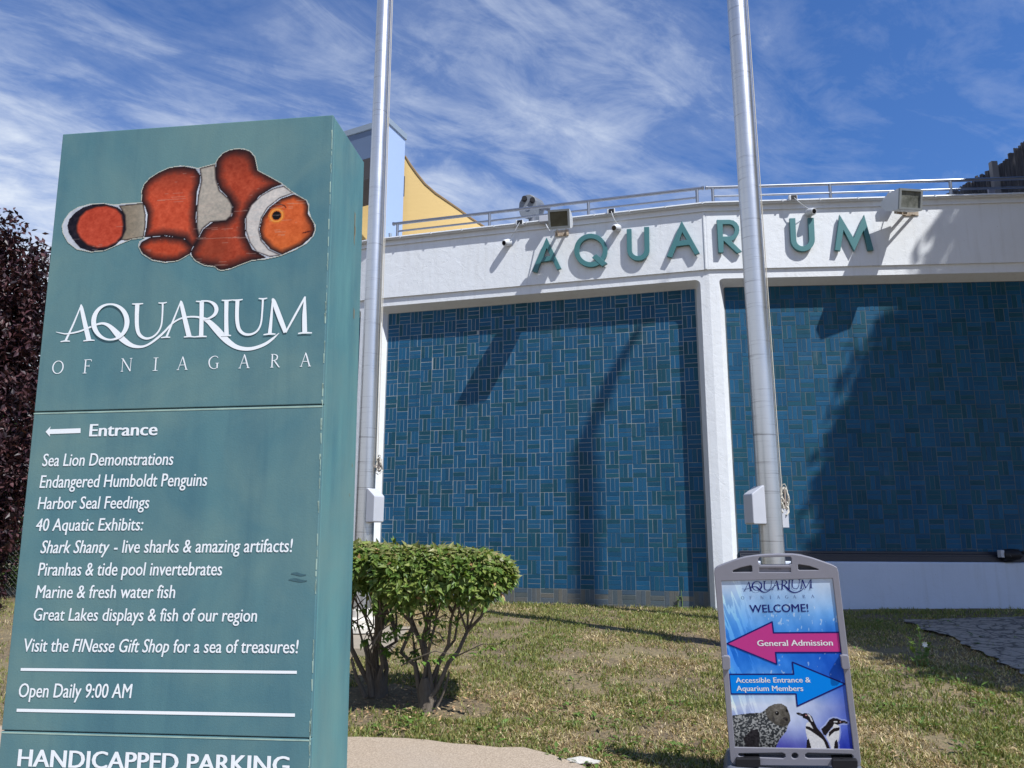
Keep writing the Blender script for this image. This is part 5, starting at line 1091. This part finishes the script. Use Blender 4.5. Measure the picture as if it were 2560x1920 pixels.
    for dx, dy, h, r in stubs:
        m = MB(); m.tube([(bx + dx * .4, by + dy, zb), (bx + dx * .8, by + dy, zb + h * .5), (bx + dx, by + dy, zb + h * .92), (bx + dx * .98, by + dy, zb + h)], [r, r * .85, r * .6, r * .12], 7); m.build('broken_stub', M_BARK, t, True)
    # low sprigs
    m = []; Cs = []; Ds = []
    for k in range(10):
        s0 = np.array([bx + rng.normal(0, .22), by - rng.uniform(0, .25), zb + rng.uniform(.30, .74)]); e = s0 + np.array([rng.uniform(-.22, .40), rng.uniform(-.25, .1), rng.uniform(-.02, .14)])
        mm = MB(); mm.tube(branch_path(s0, e, rng, 4, .02), [.006, .005, .004, .002], 5); mm.build('twig', M_BARK, t, True)
        for j in range(20): f = rng.uniform(.30, 1.05); Cs.append(s0 * (1 - f) + e * f); Ds.append((e - s0) + rand_dirs(1, rng)[0] * .3 + np.array([0, 0, -.08]))
    Cs = np.array(Cs); Ds = np.array(Ds); n = len(Cs); L = rng.uniform(.04, .07, n); V, T = leaf_cloud(Cs, Ds, np.tile([0, 0, 1.0], (n, 1)) + rand_dirs(n, rng) * .3, L, L * .5, rng.uniform(.1, .3, n), rng)
    fast_mesh('low_sprigs', V, T, M_LEAF, t, np.repeat(np.array((.12, .22, .04)) * rng.uniform(.7, 1.25, (n, 1)), 5, 0))
gb = lambda x, y: ground_hit(x, y, terrain)
S1 = gb(1068, 1772); S2 = gb(945, 1738)
shrub('clipped leafy shrub on a pale gnarled trunk, its right end free over the lawn', (float(S1[0]), float(S1[1])), -0.98, 0.015, 5.55, 6.45, -0.085, 0.37, 7600, 5, [(0.16, -.05, .28, .012)], True)
shrub('clipped leafy shrub with dark broken stubs right beside the teal sign', (float(S2[0]), float(S2[1])), -1.95, -0.95, 5.75, 6.70, -0.065, 0.37, 6200, 15, [(-.09, -.06, .42, .028), (-.20, -.08, .30, .018)], False)

def tree(label, name, base, blobs, nleaf, lsz, cols, mt, seed, trunk_r, group=None, spread=.105, cat='tree', barkm=None):
    """crown as thousands of leaf faces in clumps along limbs; blobs: (x,y,z,rx,ry,rz)"""
    rng = np.random.default_rng(seed); zb = gz(*base); t = thing(name, label, cat, (base[0], base[1], zb), group)
    Cs = []; w = np.array([b[3] * b[4] * b[5] for b in blobs]) ** .75; w /= w.sum()
    for b, f in zip(blobs, w):
        n = int(nleaf * f); nc = max(6, n // 34); cc = rand_dirs(nc, rng) * (rng.random((nc, 1)) ** .42) * np.array(b[3:6]) + np.array(b[:3])
        idx = rng.integers(0, nc, n); Cs.append(cc[idx] + rng.normal(0, 1, (n, 3)) * np.array(b[3:6]) * spread)
    C = np.concatenate(Cs); n = len(C); C = C[C[:, 2] > zb + .1]; n = len(C)
    D = rand_dirs(n, rng) + np.array([0, 0, -.15]); L = rng.uniform(lsz * .7, lsz * 1.25, n)
    V, T = leaf_cloud(C, D, np.tile([0, 0, 1.0], (n, 1)) + rand_dirs(n, rng) * .8, L, L * rng.uniform(.45, .6, n), rng.uniform(0, .3, n), rng)
    cc = np.array(cols)[rng.integers(0, len(cols), n)] * rng.uniform(.75, 1.25, (n, 1)); fast_mesh('crown', V, T, mt, t, np.repeat(cc, 5, 0))
    m = MB(); bx, by = base; top = np.mean([b[:3] for b in blobs], 0); m.tube([(bx, by, zb - .1), (bx + .02, by, zb + .6), ((bx + top[0]) / 2, (by + top[1]) / 2, (zb + top[2]) / 2), (top[0], top[1], top[2] + .4)], [trunk_r * 1.3, trunk_r, trunk_r * .8, trunk_r * .3], 10)
    for b in blobs: m.tube(branch_path(((bx + top[0]) / 2, (by + top[1]) / 2, (zb + top[2]) / 2 - .2), b[:3], rng, 6, .12), list(np.linspace(trunk_r * .55, .02, 6)), 7)
    m.build('trunk', barkm or M_BARKD, t, True)
PUR = [(.040, .016, .022), (.028, .012, .018), (.060, .022, .026), (.020, .012, .016), (.075, .034, .036)]
tree('purple leaved plum tree with dark upright shoots left of the teal sign', 'plum_tree', (-8.0, 11.0), [(-8.2, 10.6, 2.2, 1.6, 1.5, 1.9), (-7.4, 10.2, 1.4, 1.05, 1.0, 1.5), (-7.3, 10.5, 3.3, .9, .9, 1.05), (-8.2, 10.4, 3.9, .9, .9, .9), (-7.0, 10.0, .4, .8, .8, .9), (-6.75, 10.3, 2.4, .65, .7, .9), (-7.2, 10.1, -.25, .8, .6, .8), (-6.6, 9.8, .3, .5, .5, .9), (-8.4, 10.2, .3, 1.2, 1, .8), (-6.9, 10.1, 3.0, .45, .5, .95), (-7.5, 10.2, 4.1, .5, .5, .7), (-6.6, 9.9, 1.2, .5, .6, .9)], 66000, .09, PUR, M_PURPLE, 3, .11)
tree('dark green bush behind the wire fence under the purple tree', 'green_bush', (-9.6, 13.6), [(-9.6, 13.5, .8, 1.6, 1.2, 1.8), (-8.4, 13.4, .2, 1.2, 1.0, 1.1), (-9.2, 13.2, -.3, 1.3, .7, .9), (-8.0, 13.2, -.45, .9, .6, .75), (-10.6, 13.3, 0, 1.2, .8, 1.2), (-8.6, 13.2, 1.7, 1.0, .9, 1.0)], 26000, .085, [(.03, .06, .015), (.05, .09, .022), (.02, .04, .012)], M_OFFTREE, 8, .08, cat='bush')
# large tree standing right of the view: its shade lies over the right panel and lawn
def shade_tree():
    us = lambda u, q, v: ((u + q) * .70711, (u - q) * .70711, v + 1.3435 * q); rng = random.Random(9); bl = []
    edge = [(1.6, 7.4), (2.6, 7.9), (3.5, 8.55), (4.4, 9.65), (5.4, 10.6), (6.4, 10.85), (7.1, 11.05), (7.7, 11.5), (8.2, 12.2), (8.8, 12.7), (9.8, 13.4)]
    for v, u0 in edge:
        u = u0
        while u < 15.5:
            r = .62 if u < u0 + .6 else .95; q = 2.4 + rng.uniform(-.5, .5) * (u > u0 + .7); bl.append((*us(u + r, q, v + rng.uniform(-.08, .08)), r, r, r)); u += r * 1.15
    b = us(12.4, 2.4, 0); tree('big broad leaved tree right of the lawn, seen mostly by its shade', 'shade_tree', (b[0], b[1]), bl, 140000, .20, [(.04, .08, .02), (.06, .11, .03), (.03, .06, .015)], M_OFFTREE, 12, .24, spread=.22)
    b = us(9.06, 0.2, 0); t = thing('utility_pole', 'tall slim pole right of the lawn whose soft shadow falls on the left panel', 'pole', (b[0], b[1], gz(b[0], b[1])))
    top = us(9.06, .2, 11.5)[2]; m = MB(); m.tube([(b[0], b[1], gz(b[0], b[1]) - .1), (b[0], b[1], top)], [.13, .10], 14); m.build('shaft', M_WOODL, t, True)
    m = MB(); e = us(9.5, .2, 12.2); m.tube([(b[0], b[1], top - .05), (b[0] + .15, b[1] + .15, top + .45), (e[0], e[1], e[2])], [.10, .10, .04], 10); m.build('bent_arm', M_CAP, t, True)
shade_tree()

# ---------------------------------------------------------------- wire fence at the left
def wire_fence():
    A = np.array((-11.5, 12.4)); B = np.array((-6.2, 12.4)); t = thing('wire_fence', 'dark chain link fence in the shade behind the teal sign', 'fence', (-8.8, 12.4, gz(-8, 12.4)))
    n = 3
    for k in range(n): p = A + (B - A) * k / (n - 1); m = MB(); m.tube([(p[0], p[1], gz(*p)), (p[0], p[1], gz(*p) + 1.75)], .035, 10); m.build('post', M_PLASTIC_D, t, True)
    m = MB(); m.tube([(A[0], A[1], -.99 + 1.72), (B[0], B[1], -.99 + 1.72)], .022, 8); m.build('top_rail', M_PLASTIC_D, t, True)
    m = MB(); L = np.linalg.norm(B - A); h = 1.68; x = -h
    while x < L:
        for s in (1, -1):
            a, b = (x, 0) if s > 0 else (x, h), (x + h, h) if s > 0 else (x + h, 0); p = []
            for (xx, zz) in (a, b): p.append((xx, zz))
            (x0, z0), (x1, z1) = p
            if x0 < 0: z0 += (0 - x0) * (z1 - z0) / (x1 - x0); x0 = 0
            if x1 > L: z1 = z0 + (L - x0) * (z1 - z0) / (x1 - x0); x1 = L
            d = (B - A) / L; m.tube([(A[0] + d[0] * x0, A[1] + d[1] * x0 + .004 * s, -.97 + z0), (A[0] + d[0] * x1, A[1] + d[1] * x1 + .004 * s, -.97 + z1)], .0022, 3)
        x += .075
    m.build('wire_mesh', M_WIRE, t)
wire_fence()

# ---------------------------------------------------------------- lawn: blades, weeds, litter
def lawn():
    rng = np.random.default_rng(77); N = 330000; y = 4.75 + (12.6 - 4.75) * rng.random(N) ** 1.35; x = y * rng.uniform(-.74, .74, N)
    f = wfloor(x)
    ok = (y > path_edge(x) + .01 + .05 * (fbm(x * 6 + 50, y * 6, 4) - .4)) & (y < f - .02)
    ok &= ~((abs(x + 2.05) < .86) & (abs(y - 8.55) < .86)); pd = edge_dist(PAV, x, y); ok &= ~(inside(PAV, x, y) & (fbm(x * 4 + 30, y * 4, 44) + .55 * np.clip(.30 - pd, 0, 1) < .60))
    bare = fbm(x * 1.5 + 30, y * 1.5 + 10, 61); fine = fbm(x * 5 + 3, y * 5 + 8, 71); k = bare * .55 + fine * .45
    ok &= rng.random(N) < np.clip((k - .33) * 5.2, .05, 1)
    for bx, by, r in ((float(S1[0]) + .22, float(S1[1]) - .02, .26), (float(S2[0]), float(S2[1]), .35), (float(S1[0]) - .3, float(S1[1]) + .25, .3)): ok &= ~((np.hypot((x - bx), (y - by)) < r) & (rng.random(N) < .93))
    hid = (x / y < -.23) & (x / y > -.66); ok &= ~(hid & (rng.random(N) < .7))
    x, y = x[ok], y[ok]; n = len(x); z = terrain(x, y) + 0.035 * (fbm(x * 0.9 + 40, y * 0.9 + 40, 3) - 0.5) - .004
    green = fbm(x * .9 + 11, y * .9 + 5, 81) * .62 + fbm(x * 3.5, y * 3.5 + 2, 91) * .38; gsel = rng.random(n) < np.clip((green - .36) * 4.2 + .12 * (y > 9), .06, .92)
    h = np.where(gsel, rng.uniform(.016, .046, n), rng.uniform(.012, .040, n)) * np.where(y > f[ok] - .35, 1.35, 1.0) * (.35 + 1.35 * fbm(x * 9 + 5, y * 9 + 2, 101)); a = rng.uniform(0, 2 * math.pi, n)
    lean = np.where(gsel, rng.uniform(.15, .9, n), rng.uniform(.4, 2.0, n)) * h; la = rng.uniform(0, 2 * math.pi, n); w = np.where(gsel, rng.uniform(.0022, .0042, n), rng.uniform(.0016, .0034, n)) * (1 + .07 * y)
    p = np.stack([x, y, z], 1); dx = np.stack([np.cos(a), np.sin(a), np.zeros(n)], 1) * w[:, None]
    mid = p + np.stack([np.cos(la) * lean * .35, np.sin(la) * lean * .35, h * .62], 1); tip = p + np.stack([np.cos(la) * lean, np.sin(la) * lean, h * np.where(gsel, 1.0, .8)], 1)
    V = np.stack([p - dx, p + dx, mid + dx * .75, mid - dx * .75, tip], 1).reshape(-1, 3); b = np.arange(n)[:, None] * 5
    T = np.concatenate([b + np.array([[0, 1, 2]]), b + np.array([[0, 2, 3]]), b + np.array([[3, 2, 4]])], 0)
    gc = np.array([(.18, .195, .055), (.125, .165, .045), (.24, .235, .08)]); sc = np.array([(.48, .385, .205), (.41, .315, .165), (.31, .22, .115), (.56, .47, .275), (.21, .145, .08)])
    c = np.where(gsel[:, None], gc[rng.integers(0, 3, n)], sc[rng.integers(0, 5, n)]) * rng.uniform(.75, 1.25, (n, 1))
    o = fast_mesh('grass', V, T, M_GRASS, None, np.repeat(c, 5, 0)); struct(o, 'stuff')
    # broadleaf weeds in the turf
    Cs = []; Ds = []; Ls = []; cc = []
    spots = [tuple(gb(px, py)[:2]) + (r, k) for px, py, r, k in ((1480, 1810, .16, 34), (1560, 1865, .14, 26), (1430, 1780, .12, 22), (1620, 1790, .14, 24), (1700, 1770, .1, 16), (1550, 1720, .12, 14), (1040, 1815, .12, 30), (960, 1830, .1, 22), (1240, 1830, .12, 20), (2280, 1690, .16, 30), (2400, 1720, .2, 40), (2470, 1770, .1, 18), (2240, 1780, .12, 22), (2300, 1820, .1, 16), (2420, 1880, .12, 20), (1500, 1905, .2, 50), (1390, 1900, .12, 26), (2520, 1830, .1, 14), (1720, 1880, .15, 24), (2180, 1560, .1, 12), (1330, 1620, .1, 10))]
    for _ in range(60): yy = rng.uniform(5.2, 10.5); spots.append((yy * rng.uniform(-.2, .68), yy, .07, 7))
    for sx, sy, r, k in spots:
        for j in range(k):
            q = rng.uniform(0, 2 * math.pi); rr_ = r * rng.random() ** .6; xx, yy = sx + math.cos(q) * rr_, sy + math.sin(q) * rr_
            if yy < path_edge(xx): continue
            Cs.append((xx, yy, gz(xx, yy) + rng.uniform(.005, .035))); Ds.append((math.cos(q), math.sin(q), rng.uniform(.15, .9))); Ls.append(rng.uniform(.03, .075)); cc.append(np.array((.10, .17, .035)) * rng.uniform(.6, 1.3))
    n = len(Cs); V, T = leaf_cloud(np.array(Cs), np.array(Ds), np.tile([0, 0, 1.0], (n, 1)) + rand_dirs(n, rng) * .2, np.array(Ls), np.array(Ls) * .42, rng.uniform(.1, .5, n), rng)
    o = fast_mesh('turf_weeds', V, T, M_LEAF, None, np.repeat(np.array(cc), 5, 0)); struct(o, 'stuff')
    # dry leaf litter and crumbs
    N = 2600; y = 4.7 + 7 * rng.random(N) ** 1.5; x = y * rng.uniform(-.7, .7, N); d = np.minimum(np.hypot(x - S1[0], y - S1[1]), np.hypot(x - S2[0], y - S2[1])); keep = (rng.random(N) < np.where(d < .8, 1, .35)) & (y < wfloor(x) - .05) & (y > path_edge(x) - .25 * rng.random(N) ** 3)
    x, y = x[keep], y[keep]
    ex = rng.normal(0, .42, (600, 2)); x = np.concatenate([x, S1[0] - .2 + ex[:, 0]]); y = np.concatenate([y, S1[1] + .1 + ex[:, 1] * .8]); kk = y > path_edge(x); x, y = x[kk], y[kk]; n = len(x)
    V, T = leaf_cloud(np.stack([x, y, terrain(x, y) + rng.uniform(.006, .03, n)], 1), np.stack([rng.normal(size=n), rng.normal(size=n), rng.normal(0, .25, n)], 1), np.tile([0, 0, 1.0], (n, 1)) + rand_dirs(n, rng) * .4, rng.uniform(.015, .045, n), rng.uniform(.008, .02, n), rng.uniform(-.2, .3, n), rng)
    lc = np.array([(.36, .24, .12), (.28, .17, .09), (.42, .32, .19), (.20, .12, .065)])[rng.integers(0, 4, n)]; o = fast_mesh('leaf_litter', V, T, M_LITTER, None, np.repeat(lc, 5, 0)); struct(o, 'stuff')
def wfloor(x):
    """front foot of the building along y"""
    x = np.asarray(x, float); y = np.full(x.shape, 30.0)
    for w, off in ((W0, 0.0), (W1, 0.0), (W2, 0.41)):
        a = (x - w.o[0] - w.n[0] * off) / w.d[0]; yy = w.o[1] + w.n[1] * off + a * w.d[1]; y = np.minimum(y, np.where((a > -.3) & (a < 5.6), yy, 99))
    return np.minimum(y, 13.0)
lawn()

# ---------------------------------------------------------------- single plants and small things
def stem_weed(name, label, px, py, h, nleaf, flower, seed):
    rng = np.random.default_rng(seed); p = gb(px, py); t = thing(name, label, 'weed', tuple(p)); Cs = []; Ds = []
    for k in range(3 if flower else 2):
        hh = h * (1.0 if k == 0 else rng.uniform(.4, .7)); off = np.array([0.0 if k == 0 else rng.uniform(-.2, .1), rng.uniform(-.03, .03), 0]); e = p + off + np.array([rng.uniform(-.02, .03), 0, hh])
        m = MB(); m.tube(branch_path(p + off * .5, e, rng, 6, .008), list(np.linspace(.006, .002, 6)), 6); m.build('stem', mat('green_stem', (.12, .2, .05), .7), t, True)
        for j in range(nleaf // 3): f = rng.random() ** (1.6 if k == 0 else 1.0); q = rng.uniform(0, 6.28); Cs.append((p + off * .5) * (1 - f) + e * f); Ds.append((math.cos(q), math.sin(q), .25))
        for j in range(10 if flower else 0): f = rng.uniform(.5, 1); q = rng.uniform(0, 6.28); Cs.append((p + off * .5) * (1 - f) + e * f); Ds.append((math.cos(q) * .3, math.sin(q) * .3, .5))
    n = len(Cs); sz = np.array([rng.uniform(.04, .09) * (1.15 - .8 * min(1, (c[2] - p[2]) / h)) for c in Cs]); V, T = leaf_cloud(np.array(Cs), np.array(Ds), np.tile([0, 0, 1.0], (n, 1)), sz, sz * .8, rng.uniform(.1, .5, n), rng)
    fast_mesh('leaves', V, T, M_LEAF, t, np.repeat(np.array((.15, .23, .06)) * rng.uniform(.7, 1.2, (n, 1)), 5, 0))
    if flower:
        c = p + np.array([.02, -.02, h * .55]); V, T = leaf_cloud(np.tile(c, (7, 1)), np.array([(math.cos(a), -.5, math.sin(a)) for a in np.linspace(0, 5.4, 7)]), np.tile([0, -1.0, 0], (7, 1)), np.full(7, .03), np.full(7, .026), np.full(7, .1), rng)
        fast_mesh('flower', V, T, M_LITTER, t, np.tile((.75, .74, .66), (len(V), 1)))
stem_weed('hollyhock', 'tall weed with one white flower at the lit edge of the shade', 2308, 1668, .36, 30, True, 4)
stem_weed('weed', 'small weed growing against the foot of the blue tiles beside the pillar', 1706, 1522, .26, 14, False, 6)
def spotlight():
    c = W2.hit(2528, 1390, 0.20); t = thing('spotlight', 'small black spotlight lying on the low white wall', 'spotlight', (c[0], c[1], -0.318))
    ax = np.array([1.0, -.25, .05]); ax /= np.linalg.norm(ax); b = np.array([c[0] - .12, c[1], -0.318 + .088])
    m = MB(); m.lathe(b, [(0, .05), (.02, .075), (.10, .085), (.20, .07), (.23, .04)], 18, ax); m.build('body', M_BLACK, t, True)
    m = MB(); m.lathe(b + ax * .23 + np.array([0, -.02, .03]), [(0, .02), (.05, .024), (.055, .026)], 14, ax); m.build('nozzle', M_BLACK, t, True)
    m = MB(); m.lathe(b + np.array([.08, -.082, .0]), [(0, .03), (.012, .03), (.013, .018)], 14, (0.1, -1, 0)); m.build('lens_ring', M_RAIL, t, True)
    m = MB(); m.box(b + np.array([-.02, -.01, .02]), (.05, .09, .10)); m.build('bracket', M_BOX, t, bevel=.008)
    m = MB(); m.box(b + np.array([.09, 0, -.0855]), (.10, .08, .004)); m.build('base_plate', M_BLACK, t)
spotlight()

def rubble(label, px, py, r, seed):
    """a broken lump of pale concrete at the path corner"""
    p = gb(px, py); rng = np.random.default_rng(seed); bm = bmesh.new(); bmesh.ops.create_icosphere(bm, subdivisions=2, radius=1.0)
    m = MB(); m.v = [(p[0] + v.co.x * r * 1.5 * (1 + rng.normal(0, .10)), p[1] + v.co.y * r * (1 + rng.normal(0, .10)), p[2] + .02 + v.co.z * r * .42 * (1 + rng.normal(0, .12))) for v in bm.verts]
    m.f = [tuple(v.index for v in f.verts) for f in bm.faces]; bm.free()
    tag(m.build('concrete_lump', mat('broken_concrete', (.50, .48, .44), .95, var=.6, vscale=30, bump=.6, bscale=90)), label, 'rubble', 'broken concrete at the path corner')
rubble('larger pale lump of broken concrete at the rounded path corner', 1447, 1911, .055, 1)
rubble('smaller pale lump of broken concrete just right of the path corner', 1484, 1914, .03, 2)
